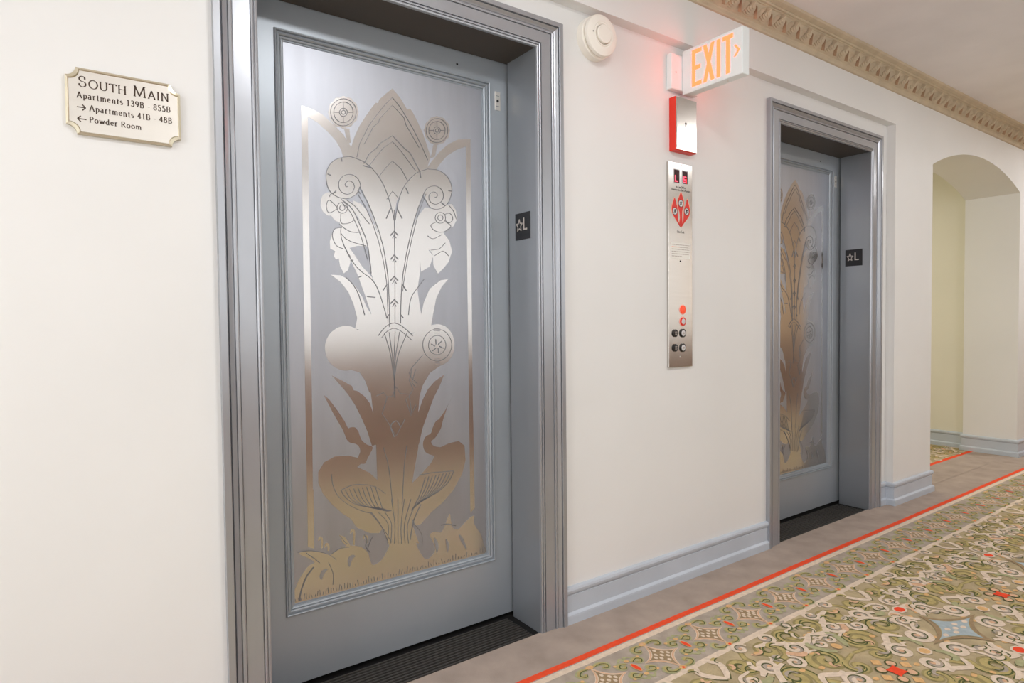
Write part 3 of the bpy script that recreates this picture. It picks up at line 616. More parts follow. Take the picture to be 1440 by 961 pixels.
FROST = [[(0.623,0.369),(0.626,0.368),(0.63,0.364),(0.634,0.359),(0.637,0.353),(0.639,0.347),(0.64,0.34),(0.641,0.334),(0.641,0.328),(0.639,0.322),(0.637,0.316),(0.635,0.312),(0.633,0.31),(0.632,0.313),(0.631,0.319),(0.63,0.327),(0.629,0.333),(0.628,0.338),(0.627,0.343),(0.626,0.348),(0.625,0.353),(0.624,0.358),(0.623,0.363),(0.622,0.368)],[(0.727,0.359),(0.73,0.358),(0.734,0.354),(0.739,0.349),(0.743,0.344),(0.746,0.339),(0.749,0.333),(0.751,0.326),(0.754,0.32),(0.756,0.312),(0.758,0.304),(0.76,0.296),(0.76,0.293),(0.758,0.295),(0.755,0.3),(0.751,0.306),(0.747,0.313),(0.744,0.318),(0.741,0.323),(0.737,0.329),(0.735,0.335),(0.732,0.342),(0.729,0.349),(0.727,0.355)],[(0.672,0.354),(0.674,0.354),(0.676,0.35),(0.679,0.346),(0.682,0.341),(0.683,0.335),(0.684,0.328),(0.684,0.321),(0.684,0.315),(0.682,0.311),(0.68,0.306),(0.678,0.304),(0.676,0.303),(0.675,0.306),(0.675,0.312),(0.674,0.319),(0.674,0.326),(0.673,0.333),(0.672,0.342),(0.672,0.349)],[(0.205,0.329),(0.206,0.334),(0.208,0.339),(0.21,0.343),(0.213,0.347),(0.218,0.348),(0.223,0.349),(0.228,0.349),(0.231,0.347),(0.23,0.345),(0.227,0.343),(0.223,0.339),(0.22,0.335),(0.217,0.331),(0.215,0.325),(0.213,0.321),(0.212,0.318),(0.21,0.319),(0.207,0.322),(0.206,0.325)],[(0.3,0.363),(0.302,0.367),(0.305,0.371),(0.309,0.374),(0.313,0.375),(0.317,0.375),(0.321,0.374),(0.324,0.372),(0.326,0.37),(0.325,0.368),(0.322,0.366),(0.318,0.363),(0.315,0.36),(0.312,0.354),(0.309,0.346),(0.307,0.34),(0.305,0.337),(0.303,0.341),(0.301,0.348),(0.3,0.356)]]
LIN = [(0.002,[(0.358,1.845),(0.356,1.835),(0.353,1.825),(0.347,1.816),(0.34,1.807),(0.332,1.801),(0.323,1.796),(0.313,1.793),(0.303,1.792),(0.294,1.794),(0.286,1.798),(0.28,1.804),(0.275,1.811),(0.272,1.82),(0.271,1.829),(0.272,1.839),(0.275,1.849),(0.281,1.858),(0.288,1.866),(0.296,1.873),(0.305,1.878),(0.315,1.881),(0.324,1.882),(0.333,1.88),(0.342,1.877),(0.348,1.871),(0.354,1.864),(0.357,1.855),(0.358,1.845)]),
(0.002,[(0.347,1.843),(0.346,1.835),(0.343,1.828),(0.339,1.821),(0.334,1.815),(0.327,1.809),(0.32,1.806),(0.313,1.804),(0.306,1.803),(0.299,1.804),(0.293,1.807),(0.288,1.812),(0.284,1.817),(0.282,1.824),(0.281,1.831),(0.282,1.838),(0.285,1.846),(0.289,1.853),(0.294,1.859),(0.3,1.864),(0.307,1.868),(0.314,1.87),(0.322,1.871),(0.329,1.87),(0.335,1.867),(0.34,1.863),(0.344,1.857),(0.346,1.85),(0.347,1.843)]),
(0.002,[(0.327,1.839),(0.326,1.836),(0.325,1.833),(0.324,1.831),(0.322,1.828),(0.319,1.826),(0.316,1.825),(0.313,1.824),(0.311,1.823),(0.308,1.824),(0.305,1.825),(0.303,1.827),(0.302,1.829),(0.301,1.832),(0.301,1.835),(0.301,1.838),(0.302,1.841),(0.304,1.843),(0.306,1.846),(0.308,1.848),(0.311,1.849),(0.314,1.85),(0.317,1.85),(0.32,1.85),(0.322,1.849),(0.324,1.847),(0.326,1.845),(0.327,1.842),(0.327,1.839)]),
(0.002,[(0.32,1.838),(0.32,1.837),(0.32,1.835),(0.319,1.834),(0.318,1.832),(0.316,1.831),(0.315,1.831),(0.314,1.83),(0.312,1.83),(0.311,1.83),(0.31,1.831),(0.308,1.832),(0.308,1.833),(0.307,1.834),(0.307,1.836),(0.307,1.837),(0.308,1.839),(0.309,1.84),(0.31,1.841),(0.311,1.842),(0.312,1.843),(0.314,1.844),(0.315,1.844),(0.317,1.843),(0.318,1.843),(0.319,1.842),(0.32,1.841),(0.32,1.84),(0.32,1.838)]),
(0.002,[(0.347,1.843),(0.329,1.84)]),
(0.002,[(0.313,1.804),(0.313,1.822)]),
(0.002,[(0.281,1.831),(0.299,1.834)]),
(0.002,[(0.314,1.87),(0.314,1.852)]),
(0.002,[(0.704,1.844),(0.703,1.834),(0.7,1.824),(0.694,1.815),(0.687,1.807),(0.678,1.8),(0.669,1.796),(0.659,1.793),(0.649,1.793),(0.64,1.794),(0.632,1.798),(0.625,1.804),(0.62,1.811),(0.617,1.819),(0.616,1.829),(0.617,1.838),(0.621,1.848),(0.626,1.857),(0.633,1.865),(0.641,1.871),(0.651,1.876),(0.66,1.879),(0.67,1.88),(0.68,1.878),(0.688,1.875),(0.695,1.869),(0.7,1.862),(0.703,1.853),(0.704,1.844)]),
(0.002,[(0.693,1.842),(0.692,1.834),(0.69,1.827),(0.686,1.82),(0.68,1.814),(0.674,1.809),(0.667,1.806),(0.659,1.804),(0.652,1.803),(0.645,1.805),(0.639,1.807),(0.633,1.812),(0.63,1.817),(0.627,1.823),(0.627,1.831),(0.627,1.838),(0.63,1.845),(0.634,1.852),(0.639,1.858),(0.646,1.863),(0.653,1.866),(0.66,1.869),(0.668,1.869),(0.675,1.868),(0.681,1.865),(0.686,1.861),(0.69,1.855),(0.693,1.849),(0.693,1.842)]),
(0.002,[(0.673,1.838),(0.673,1.835),(0.672,1.832),(0.67,1.83),(0.668,1.827),(0.665,1.825),(0.662,1.824),(0.659,1.823),(0.656,1.823),(0.654,1.823),(0.651,1.825),(0.649,1.826),(0.648,1.828),(0.647,1.831),(0.646,1.834),(0.647,1.837),(0.648,1.84),(0.649,1.842),(0.651,1.845),(0.654,1.847),(0.657,1.848),(0.66,1.849),(0.663,1.849),(0.666,1.849),(0.668,1.848),(0.67,1.846),(0.672,1.844),(0.673,1.841),(0.673,1.838)]),
(0.002,[(0.666,1.837),(0.666,1.836),(0.666,1.834),(0.665,1.833),(0.664,1.832),(0.662,1.831),(0.661,1.83),(0.66,1.83),(0.658,1.83),(0.657,1.83),(0.655,1.83),(0.654,1.831),(0.654,1.832),(0.653,1.834),(0.653,1.835),(0.653,1.836),(0.654,1.838),(0.654,1.839),(0.656,1.84),(0.657,1.841),(0.658,1.842),(0.66,1.843),(0.661,1.843),(0.663,1.842),(0.664,1.842),(0.665,1.841),(0.666,1.84),(0.666,1.839),(0.666,1.837)]),
(0.002,[(0.693,1.842),(0.675,1.839)]),
(0.002,[(0.659,1.804),(0.659,1.821)]),
(0.002,[(0.627,1.831),(0.644,1.834)]),
(0.002,[(0.66,1.869),(0.66,1.851)]),
(0.0022,[(0.357,1.697),(0.367,1.742),(0.403,1.812),(0.435,1.856),(0.462,1.891),(0.488,1.919),(0.514,1.895),(0.539,1.862),(0.567,1.822),(0.594,1.777),(0.621,1.725)]),
(0.002,[(0.383,1.744),(0.418,1.809),(0.435,1.824),(0.441,1.84),(0.488,1.893),(0.53,1.859),(0.537,1.836),(0.587,1.764)]),
(0.003,[(0.381,1.68),(0.401,1.715),(0.427,1.738),(0.44,1.756),(0.486,1.789),(0.529,1.754),(0.552,1.74),(0.589,1.68)]),
(0.0022,[(0.4,1.676),(0.452,1.743),(0.486,1.769),(0.518,1.741),(0.572,1.681)]),
(0.002,[(0.435,1.645),(0.458,1.675),(0.484,1.703),(0.517,1.68),(0.54,1.643)]),
(0.002,[(0.461,1.57),(0.483,1.6),(0.505,1.578)]),
(0.0022,[(0.367,1.597),(0.368,1.605),(0.367,1.612),(0.364,1.619),(0.361,1.625),(0.356,1.63),(0.351,1.633),(0.345,1.636),(0.339,1.638),(0.332,1.638),(0.325,1.637),(0.319,1.635),(0.313,1.632),(0.307,1.628),(0.303,1.624),(0.299,1.618),(0.296,1.613),(0.294,1.607),(0.293,1.601),(0.293,1.595),(0.294,1.59),(0.296,1.585),(0.298,1.581),(0.302,1.577),(0.306,1.575),(0.31,1.573),(0.315,1.572),(0.32,1.572),(0.325,1.572),(0.329,1.574),(0.334,1.576),(0.337,1.579),(0.341,1.583),(0.343,1.587),(0.345,1.591),(0.346,1.595),(0.347,1.599),(0.346,1.603),(0.345,1.606),(0.344,1.609),(0.342,1.612),(0.339,1.614),(0.336,1.615),(0.333,1.616),(0.33,1.616),(0.327,1.616),(0.325,1.615),(0.322,1.613),(0.32,1.612),(0.318,1.61),(0.317,1.608),(0.316,1.606),(0.315,1.604),(0.315,1.602),(0.316,1.6),(0.316,1.598),(0.317,1.597),(0.319,1.596),(0.32,1.596),(0.321,1.596),(0.323,1.597),(0.324,1.598)]),
(0.0022,[(0.601,1.587),(0.601,1.595),(0.602,1.602),(0.605,1.609),(0.609,1.616),(0.614,1.622),(0.619,1.627),(0.626,1.631),(0.633,1.634),(0.64,1.636),(0.647,1.637),(0.654,1.637),(0.661,1.635),(0.667,1.633),(0.672,1.629),(0.676,1.625),(0.679,1.62),(0.681,1.615),(0.682,1.609),(0.682,1.603),(0.681,1.597),(0.678,1.592),(0.675,1.587),(0.671,1.582),(0.666,1.579),(0.661,1.576),(0.656,1.574),(0.651,1.572),(0.646,1.572),(0.641,1.573),(0.636,1.574),(0.632,1.576),(0.629,1.579),(0.626,1.582),(0.624,1.586),(0.623,1.59),(0.623,1.594),(0.623,1.597),(0.624,1.601),(0.626,1.605),(0.629,1.608),(0.631,1.61),(0.634,1.612),(0.638,1.614),(0.641,1.615),(0.644,1.615),(0.647,1.615),(0.65,1.614),(0.652,1.613),(0.654,1.612),(0.656,1.61),(0.657,1.608),(0.657,1.606),(0.657,1.604),(0.656,1.602),(0.656,1.6),(0.654,1.599),(0.653,1.598),(0.652,1.597),(0.65,1.597),(0.649,1.597),(0.647,1.598)]),
(0.0022,[(0.33,1.696),(0.325,1.695),(0.318,1.693),(0.31,1.691),(0.302,1.688),(0.295,1.685),(0.287,1.681),(0.279,1.676),(0.273,1.67),(0.267,1.664),(0.262,1.656),(0.258,1.648),(0.254,1.639),(0.253,1.631),(0.252,1.622),(0.252,1.613),(0.253,1.605),(0.254,1.598),(0.256,1.59),(0.259,1.584),(0.262,1.578),(0.266,1.573),(0.271,1.569),(0.277,1.565),(0.282,1.562),(0.288,1.56),(0.294,1.558),(0.301,1.557),(0.307,1.557),(0.313,1.556),(0.319,1.557),(0.324,1.558),(0.33,1.56),(0.336,1.564),(0.343,1.568),(0.35,1.573),(0.355,1.578),(0.358,1.583),(0.361,1.589),(0.363,1.595),(0.364,1.598)]),
(0.0022,[(0.621,1.694),(0.629,1.694),(0.64,1.695),(0.653,1.696),(0.664,1.695),(0.674,1.692),(0.684,1.687),(0.693,1.682),(0.7,1.676),(0.706,1.668),(0.711,1.66),(0.715,1.651),(0.717,1.643),(0.718,1.634),(0.718,1.626),(0.716,1.618),(0.714,1.61),(0.711,1.602),(0.708,1.594),(0.704,1.586),(0.699,1.579),(0.692,1.573),(0.683,1.566),(0.674,1.561),(0.665,1.557),(0.656,1.555),(0.647,1.554),(0.637,1.555),(0.629,1.558),(0.622,1.564),(0.616,1.574),(0.61,1.583),(0.606,1.589)]),
(0.0024,[(0.33,1.697),(0.338,1.696),(0.35,1.694),(0.363,1.691),(0.375,1.688),(0.386,1.683),(0.395,1.678),(0.404,1.672),(0.413,1.665),(0.42,1.658),(0.428,1.65),(0.434,1.642),(0.441,1.633),(0.447,1.623),(0.453,1.612),(0.458,1.6),(0.463,1.589),(0.467,1.577),(0.471,1.565),(0.475,1.553),(0.478,1.542),(0.481,1.53),(0.484,1.518),(0.486,1.508),(0.487,1.5)]),
(0.0024,[(0.621,1.695),(0.613,1.691),(0.602,1.687),(0.59,1.682),(0.579,1.676),(0.569,1.669),(0.56,1.661),(0.551,1.652),(0.544,1.644),(0.537,1.635),(0.53,1.626),(0.525,1.617),(0.519,1.607),(0.515,1.597),(0.51,1.587),(0.507,1.575),(0.503,1.563),(0.5,1.547),(0.496,1.529),(0.493,1.512),(0.491,1.501)]),
(0.0028,[(0.364,1.601),(0.37,1.591),(0.379,1.575),(0.389,1.558),(0.398,1.54),(0.406,1.522),(0.414,1.503),(0.421,1.484),(0.428,1.465),(0.434,1.449),(0.438,1.432),(0.443,1.417),(0.446,1.401),(0.45,1.384),(0.452,1.367),(0.455,1.35),(0.457,1.335),(0.459,1.322),(0.46,1.312),(0.461,1.3),(0.462,1.28),(0.463,1.247),(0.464,1.204),(0.464,1.163),(0.464,1.134)]),
(0.002,[(0.358,1.577),(0.363,1.569),(0.371,1.556),(0.38,1.542),(0.388,1.527),(0.395,1.513),(0.402,1.497),(0.409,1.481),(0.415,1.464),(0.421,1.447),(0.427,1.43),(0.432,1.412),(0.436,1.394),(0.441,1.376),(0.445,1.358),(0.448,1.34),(0.451,1.322),(0.453,1.306),(0.455,1.291),(0.456,1.275),(0.457,1.256),(0.457,1.229),(0.458,1.197),(0.458,1.167),(0.458,1.147)]),
(0.0028,[(0.604,1.607),(0.598,1.594),(0.59,1.574),(0.58,1.553),(0.573,1.533),(0.566,1.514),(0.561,1.496),(0.555,1.479),(0.551,1.463),(0.547,1.448),(0.543,1.434),(0.54,1.421),(0.536,1.406),(0.532,1.39),(0.528,1.372),(0.525,1.355),(0.521,1.337),(0.518,1.322),(0.516,1.307),(0.514,1.29),(0.511,1.269),(0.509,1.24),(0.507,1.203),(0.506,1.17),(0.505,1.146)]),
(0.002,[(0.612,1.605),(0.607,1.594),(0.599,1.577),(0.591,1.558),(0.583,1.54),(0.577,1.521),(0.571,1.501),(0.565,1.482),(0.56,1.463),(0.555,1.447),(0.551,1.432),(0.547,1.416),(0.543,1.4),(0.538,1.382),(0.534,1.363),(0.53,1.344),(0.526,1.325),(0.523,1.306),(0.519,1.286),(0.517,1.269),(0.515,1.257)]),
(0.0028,[(0.3,1.553),(0.306,1.55),(0.316,1.544),(0.326,1.537),(0.335,1.528),(0.344,1.516),(0.351,1.502),(0.358,1.487),(0.365,1.472),(0.371,1.46),(0.377,1.447),(0.382,1.435),(0.386,1.421),(0.39,1.404),(0.393,1.384),(0.395,1.366),(0.397,1.35),(0.399,1.338),(0.399,1.328),(0.4,1.32),(0.4,1.314)]),
(0.002,[(0.303,1.542),(0.307,1.539),(0.313,1.535),(0.32,1.529),(0.326,1.521),(0.333,1.511),(0.34,1.498),(0.347,1.484),(0.353,1.471),(0.358,1.46),(0.362,1.449),(0.366,1.438),(0.37,1.426),(0.375,1.409),(0.38,1.391),(0.385,1.374),(0.388,1.362)]),
(0.0022,[(0.488,1.537),(0.487,1.427),(0.487,1.342),(0.484,1.146)]),
(0.005,[(0.473,1.448),(0.487,1.464),(0.501,1.45)]),
(0.003,[(0.48,1.439),(0.486,1.45),(0.494,1.44)]),
(0.005,[(0.472,1.366),(0.485,1.382),(0.5,1.367)]),
(0.003,[(0.478,1.357),(0.485,1.368),(0.493,1.358)]),
(0.005,[(0.47,1.293),(0.484,1.308),(0.498,1.294)]),
(0.003,[(0.477,1.284),(0.484,1.295),(0.492,1.284)]),
(0.005,[(0.469,1.214),(0.483,1.229),(0.497,1.214)]),
(0.003,[(0.476,1.204),(0.482,1.215),(0.49,1.205)]),
(0.004,[(0.475,1.542),(0.458,1.504)]),
(0.004,[(0.498,1.544),(0.518,1.509)]),
(0.004,[(0.457,1.28),(0.442,1.259)]),
(0.004,[(0.514,1.282),(0.529,1.26)]),
(0.004,[(0.41,1.669),(0.378,1.673)]),
(0.004,[(0.589,1.68),(0.592,1.659)]),
(0.004,[(0.533,1.618),(0.543,1.598)]),
(0.004,[(0.305,1.686),(0.305,1.676)]),
(0.004,[(0.269,1.627),(0.257,1.63)]),
(0.004,[(0.284,1.579),(0.273,1.568)]),
(0.004,[(0.358,1.588),(0.367,1.578)]),
(0.004,[(0.703,1.627),(0.718,1.626)]),
(0.004,[(0.673,1.58),(0.687,1.572)]),
(0.004,[(0.462,1.177),(0.452,1.165)]),
(0.004,[(0.505,1.177),(0.516,1.165)]),
(0.002,[(0.322,1.528),(0.321,1.524),(0.32,1.52),(0.318,1.516),(0.315,1.513),(0.311,1.511),(0.308,1.509),(0.304,1.508),(0.3,1.509),(0.296,1.51),(0.293,1.511),(0.29,1.514),(0.288,1.517),(0.287,1.521),(0.287,1.525),(0.287,1.528),(0.288,1.532),(0.291,1.536),(0.293,1.539),(0.297,1.541),(0.301,1.543),(0.304,1.544),(0.308,1.544),(0.312,1.543),(0.315,1.541),(0.318,1.539),(0.32,1.535),(0.321,1.532),(0.322,1.528)]),
(0.002,[(0.313,1.527),(0.313,1.525),(0.312,1.523),(0.311,1.521),(0.309,1.52),(0.308,1.518),(0.306,1.517),(0.304,1.517),(0.302,1.517),(0.3,1.518),(0.298,1.518),(0.297,1.52),(0.296,1.521),(0.295,1.523),(0.295,1.525),(0.296,1.527),(0.296,1.529),(0.297,1.531),(0.299,1.533),(0.3,1.534),(0.302,1.535),(0.304,1.535),(0.306,1.535),(0.308,1.535),(0.31,1.534),(0.311,1.533),(0.312,1.531),(0.313,1.529),(0.313,1.527)]),
(0.002,[(0.69,1.527),(0.689,1.523),(0.688,1.518),(0.685,1.515),(0.682,1.511),(0.677,1.508),(0.673,1.507),(0.668,1.506),(0.663,1.506),(0.659,1.507),(0.655,1.509),(0.652,1.512),(0.649,1.515),(0.648,1.519),(0.647,1.523),(0.648,1.528),(0.649,1.532),(0.652,1.536),(0.655,1.539),(0.659,1.542),(0.664,1.544),(0.669,1.545),(0.673,1.545),(0.678,1.544),(0.682,1.542),(0.685,1.539),(0.688,1.536),(0.689,1.531),(0.69,1.527)]),
(0.002,[(0.679,1.526),(0.679,1.524),(0.678,1.522),(0.677,1.52),(0.675,1.518),(0.673,1.516),(0.671,1.516),(0.668,1.515),(0.666,1.515),(0.664,1.516),(0.662,1.517),(0.66,1.518),(0.659,1.52),(0.658,1.522),(0.658,1.524),(0.658,1.527),(0.659,1.529),(0.66,1.531),(0.662,1.533),(0.664,1.534),(0.666,1.535),(0.669,1.535),(0.671,1.535),(0.673,1.535),(0.675,1.534),(0.677,1.532),(0.678,1.531),(0.679,1.528),(0.679,1.526)]),
(0.0022,[(0.287,1.525),(0.282,1.53),(0.274,1.538),(0.266,1.544),(0.26,1.547),(0.257,1.545),(0.254,1.539),(0.252,1.532),(0.251,1.526),(0.252,1.52),(0.253,1.513),(0.256,1.508),(0.26,1.506),(0.266,1.507),(0.274,1.512),(0.282,1.518),(0.287,1.522)]),
(0.0022,[(0.299,1.507),(0.298,1.501),(0.298,1.492),(0.297,1.483),(0.299,1.477),(0.303,1.474),(0.309,1.474),(0.316,1.475),(0.322,1.477),(0.328,1.479),(0.334,1.482),(0.339,1.486),(0.343,1.488)]),
(0.0022,[(0.292,1.472),(0.297,1.469),(0.303,1.464),(0.311,1.459),(0.318,1.455),(0.325,1.452),(0.332,1.45),(0.339,1.449),(0.346,1.449),(0.354,1.449),(0.362,1.451),(0.37,1.452),(0.375,1.453)]),
(0.0022,[(0.298,1.442),(0.301,1.438),(0.306,1.433),(0.311,1.428),(0.317,1.424),(0.324,1.421),(0.33,1.418),(0.338,1.416),(0.346,1.414),(0.355,1.412),(0.366,1.41),(0.376,1.408),(0.383,1.407)]),
(0.0022,[(0.302,1.461),(0.297,1.461),(0.291,1.46),(0.284,1.458),(0.278,1.456),(0.274,1.451),(0.271,1.445),(0.269,1.439),(0.269,1.432),(0.27,1.425),(0.273,1.416),(0.277,1.408),(0.281,1.402),(0.287,1.398),(0.294,1.395),(0.3,1.394),(0.305,1.392)]),
(0.0022,[(0.298,1.461),(0.298,1.456),(0.297,1.45),(0.297,1.442),(0.298,1.434),(0.299,1.426),(0.302,1.418),(0.305,1.409),(0.309,1.4),(0.314,1.391),(0.319,1.381),(0.325,1.372),(0.328,1.366)]),
(0.0022,[(0.263,1.557),(0.263,1.559),(0.263,1.562),(0.265,1.565),(0.267,1.567),(0.271,1.569),(0.276,1.572),(0.281,1.573),(0.284,1.575)]),
(0.0022,[(0.32,1.552),(0.325,1.549),(0.333,1.545),(0.341,1.54),(0.348,1.535),(0.352,1.531),(0.356,1.527),(0.359,1.523),(0.364,1.517),(0.372,1.509),(0.381,1.498),(0.39,1.488),(0.397,1.481)]),
(0.0022,[(0.654,1.51),(0.648,1.508),(0.641,1.504),(0.633,1.5),(0.629,1.496),(0.63,1.491),(0.633,1.486),(0.638,1.481),(0.643,1.478),(0.65,1.476),(0.657,1.474),(0.665,1.473),(0.672,1.474),(0.679,1.475),(0.686,1.478),(0.692,1.481),(0.697,1.484),(0.702,1.488),(0.707,1.492),(0.711,1.496),(0.711,1.5),(0.707,1.504),(0.7,1.508),(0.693,1.511),(0.688,1.513)]),
(0.0022,[(0.683,1.539),(0.688,1.54),(0.695,1.543),(0.702,1.545),(0.708,1.545),(0.713,1.542),(0.717,1.536),(0.719,1.53),(0.72,1.525),(0.718,1.52),(0.714,1.516),(0.709,1.512),(0.705,1.51),(0.7,1.511),(0.695,1.513),(0.691,1.516),(0.688,1.518)]),
(0.0022,[(0.615,1.457),(0.619,1.455),(0.624,1.451),(0.631,1.449),(0.638,1.448),(0.647,1.451),(0.657,1.456),(0.666,1.461),(0.672,1.465)]),
(0.0022,[(0.628,1.407),(0.634,1.408),(0.643,1.409),(0.653,1.411),(0.662,1.413),(0.669,1.419),(0.676,1.425),(0.682,1.432),(0.687,1.436)]),
(0.0022,[(0.642,1.387),(0.648,1.391),(0.658,1.397),(0.668,1.403),(0.676,1.406),(0.684,1.404),(0.691,1.399),(0.696,1.394),(0.701,1.39)]),
(0.0022,[(0.703,1.575),(0.707,1.571),(0.712,1.567),(0.718,1.561),(0.723,1.555),(0.727,1.548),(0.73,1.539),(0.733,1.531),(0.735,1.526)]),
(0.0026,[(0.305,1.408),(0.309,1.399),(0.315,1.387),(0.321,1.374),(0.328,1.362),(0.335,1.352),(0.343,1.343),(0.351,1.333),(0.36,1.325),(0.37,1.317),(0.381,1.31),(0.392,1.303),(0.402,1.295),(0.409,1.287),(0.415,1.279),(0.42,1.269),(0.426,1.255),(0.434,1.234),(0.442,1.207),(0.45,1.181),(0.455,1.163)]),
(0.004,[(0.328,1.355),(0.338,1.357)]),
(0.004,[(0.356,1.301),(0.366,1.305)]),
(0.004,[(0.384,1.237),(0.413,1.235)]),
(0.003,[(0.311,1.3),(0.315,1.296),(0.322,1.29),(0.329,1.284),(0.335,1.277),(0.34,1.27),(0.345,1.262),(0.35,1.253),(0.355,1.242),(0.36,1.226),(0.366,1.206),(0.371,1.188),(0.374,1.175)]),
(0.0022,[(0.598,1.301),(0.593,1.295),(0.585,1.286),(0.577,1.276),(0.569,1.267),(0.563,1.259),(0.556,1.251),(0.551,1.243),(0.546,1.233),(0.542,1.219),(0.539,1.202),(0.537,1.186),(0.536,1.175)]),
(0.003,[(0.421,1.105),(0.426,1.11),(0.433,1.119),(0.44,1.127),(0.448,1.134),(0.456,1.14),(0.464,1.144),(0.473,1.147),(0.481,1.148),(0.489,1.146),(0.498,1.143),(0.506,1.139),(0.514,1.134),(0.524,1.126),(0.535,1.117),(0.545,1.108),(0.551,1.102)]),
(0.0022,[(0.434,1.098),(0.438,1.102),(0.443,1.108),(0.448,1.114),(0.454,1.119),(0.46,1.123),(0.467,1.126),(0.474,1.129),(0.481,1.129),(0.488,1.128),(0.495,1.125),(0.503,1.121),(0.511,1.116),(0.52,1.109),(0.531,1.101),(0.541,1.092),(0.548,1.086)]),
(0.0022,[(0.444,1.114),(0.448,1.101),(0.454,1.081),(0.461,1.059),(0.466,1.036),(0.47,1.013),(0.473,0.989),(0.476,0.965),(0.478,0.944),(0.479,0.926),(0.479,0.91),(0.479,0.897),(0.479,0.888)]),
(0.0022,[(0.462,1.116),(0.463,1.102),(0.466,1.082),(0.469,1.059),(0.472,1.036),(0.474,1.013),(0.475,0.989),(0.477,0.965),(0.478,0.944),(0.478,0.926),(0.478,0.91),(0.478,0.897),(0.479,0.888)]),
(0.0022,[(0.484,1.118),(0.483,1.104),(0.482,1.083),(0.48,1.059),(0.479,1.036),(0.478,1.013),(0.478,0.988),(0.478,0.964),(0.478,0.944),(0.478,0.926),(0.478,0.91),(0.478,0.897),(0.479,0.888)]),
(0.0022,[(0.501,1.117),(0.498,1.102),(0.494,1.082),(0.489,1.059),(0.485,1.036),(0.482,1.013),(0.48,0.988),(0.479,0.964),(0.478,0.944),(0.477,0.926),(0.478,0.91),(0.478,0.897),(0.479,0.888)]),
(0.0022,[(0.529,1.113),(0.523,1.099),(0.513,1.08),(0.502,1.057),(0.494,1.035),(0.488,1.013),(0.484,0.988),(0.48,0.964),(0.478,0.944),(0.477,0.926),(0.477,0.91),(0.478,0.897),(0.479,0.888)]),
(0.002,[(0.708,1.065),(0.706,1.052),(0.701,1.04),(0.694,1.029),(0.684,1.02),(0.673,1.014),(0.66,1.01),(0.647,1.009),(0.634,1.011),(0.622,1.016),(0.611,1.023),(0.602,1.032),(0.595,1.044),(0.591,1.056),(0.59,1.068),(0.591,1.081),(0.596,1.093),(0.603,1.103),(0.612,1.112),(0.623,1.119),(0.636,1.123),(0.649,1.124),(0.662,1.122),(0.675,1.118),(0.686,1.111),(0.695,1.101),(0.702,1.09),(0.707,1.078),(0.708,1.065)]),
(0.002,[(0.684,1.065),(0.683,1.058),(0.68,1.05),(0.676,1.044),(0.67,1.039),(0.663,1.035),(0.655,1.032),(0.647,1.032),(0.639,1.033),(0.632,1.036),(0.625,1.04),(0.62,1.046),(0.616,1.053),(0.613,1.06),(0.613,1.068),(0.614,1.075),(0.616,1.082),(0.621,1.089),(0.626,1.094),(0.633,1.098),(0.641,1.1),(0.648,1.101),(0.656,1.1),(0.664,1.097),(0.671,1.093),(0.676,1.087),(0.68,1.081),(0.683,1.073),(0.684,1.065)]),
(0.004,[(0.657,1.062),(0.673,1.054)]),
(0.004,[(0.652,1.056),(0.653,1.037)]),
(0.004,[(0.643,1.056),(0.628,1.046)]),
(0.004,[(0.639,1.063),(0.623,1.071)]),
(0.004,[(0.644,1.069),(0.642,1.088)]),
(0.004,[(0.652,1.069),(0.667,1.08)]),
(0.002,[(0.637,1.126),(0.661,1.125)]),
(0.002,[(0.638,1.017),(0.657,1.016)]),
(0.002,[(0.636,1.118),(0.66,1.118)]),
(0.002,[(0.638,1.009),(0.656,1.008)]),
(0.002,[(0.636,1.11),(0.66,1.11)]),
(0.002,[(0.638,1.002),(0.656,1.001)]),
(0.002,[(0.636,1.103),(0.66,1.102)]),
(0.002,[(0.638,0.994),(0.656,0.993)]),
(0.002,[(0.589,1.032),(0.546,0.99),(0.535,0.971),(0.545,0.952),(0.566,0.932)]),
(0.0022,[(0.411,0.9),(0.437,0.91),(0.45,0.894),(0.47,0.895),(0.484,0.928),(0.5,0.902),(0.538,0.896),(0.52,0.879),(0.54,0.821),(0.558,0.857)]),
(0.0022,[(0.45,0.894),(0.431,0.837),(0.449,0.811),(0.481,0.755),(0.516,0.811)]),
(0.0022,[(0.546,0.983),(0.535,0.946),(0.548,0.914),(0.534,0.89),(0.543,0.827)]),
(0.0022,[(0.56,0.983),(0.545,0.939),(0.559,0.92)]),
(0.004,[(0.474,0.753),(0.471,0.76),(0.467,0.771),(0.463,0.782),(0.462,0.791),(0.464,0.798),(0.47,0.803),(0.476,0.807),(0.482,0.808),(0.487,0.805),(0.491,0.799),(0.495,0.792),(0.498,0.787)]),
(0.002,[(0.434,0.721),(0.437,0.708),(0.442,0.691),(0.448,0.669),(0.452,0.645),(0.456,0.614),(0.459,0.577),(0.462,0.543),(0.463,0.519)]),
(0.002,[(0.521,0.716),(0.519,0.703),(0.516,0.684),(0.512,0.661),(0.509,0.636),(0.507,0.606),(0.504,0.569),(0.502,0.536),(0.5,0.513)]),
(0.0022,[(0.281,0.599),(0.289,0.601),(0.3,0.605),(0.312,0.608),(0.324,0.61),(0.335,0.609),(0.346,0.608),(0.357,0.605),(0.368,0.603),(0.378,0.6),(0.387,0.596),(0.397,0.592),(0.406,0.587),(0.415,0.581),(0.424,0.573),(0.432,0.566),(0.438,0.561)]),
(0.0022,[(0.25,0.657),(0.251,0.648),(0.252,0.636),(0.254,0.622),(0.258,0.609),(0.263,0.597),(0.269,0.585),(0.277,0.574),(0.287,0.563),(0.299,0.552),(0.313,0.541),(0.328,0.531),(0.341,0.523),(0.354,0.516),(0.366,0.51),(0.377,0.506),(0.385,0.503)]),
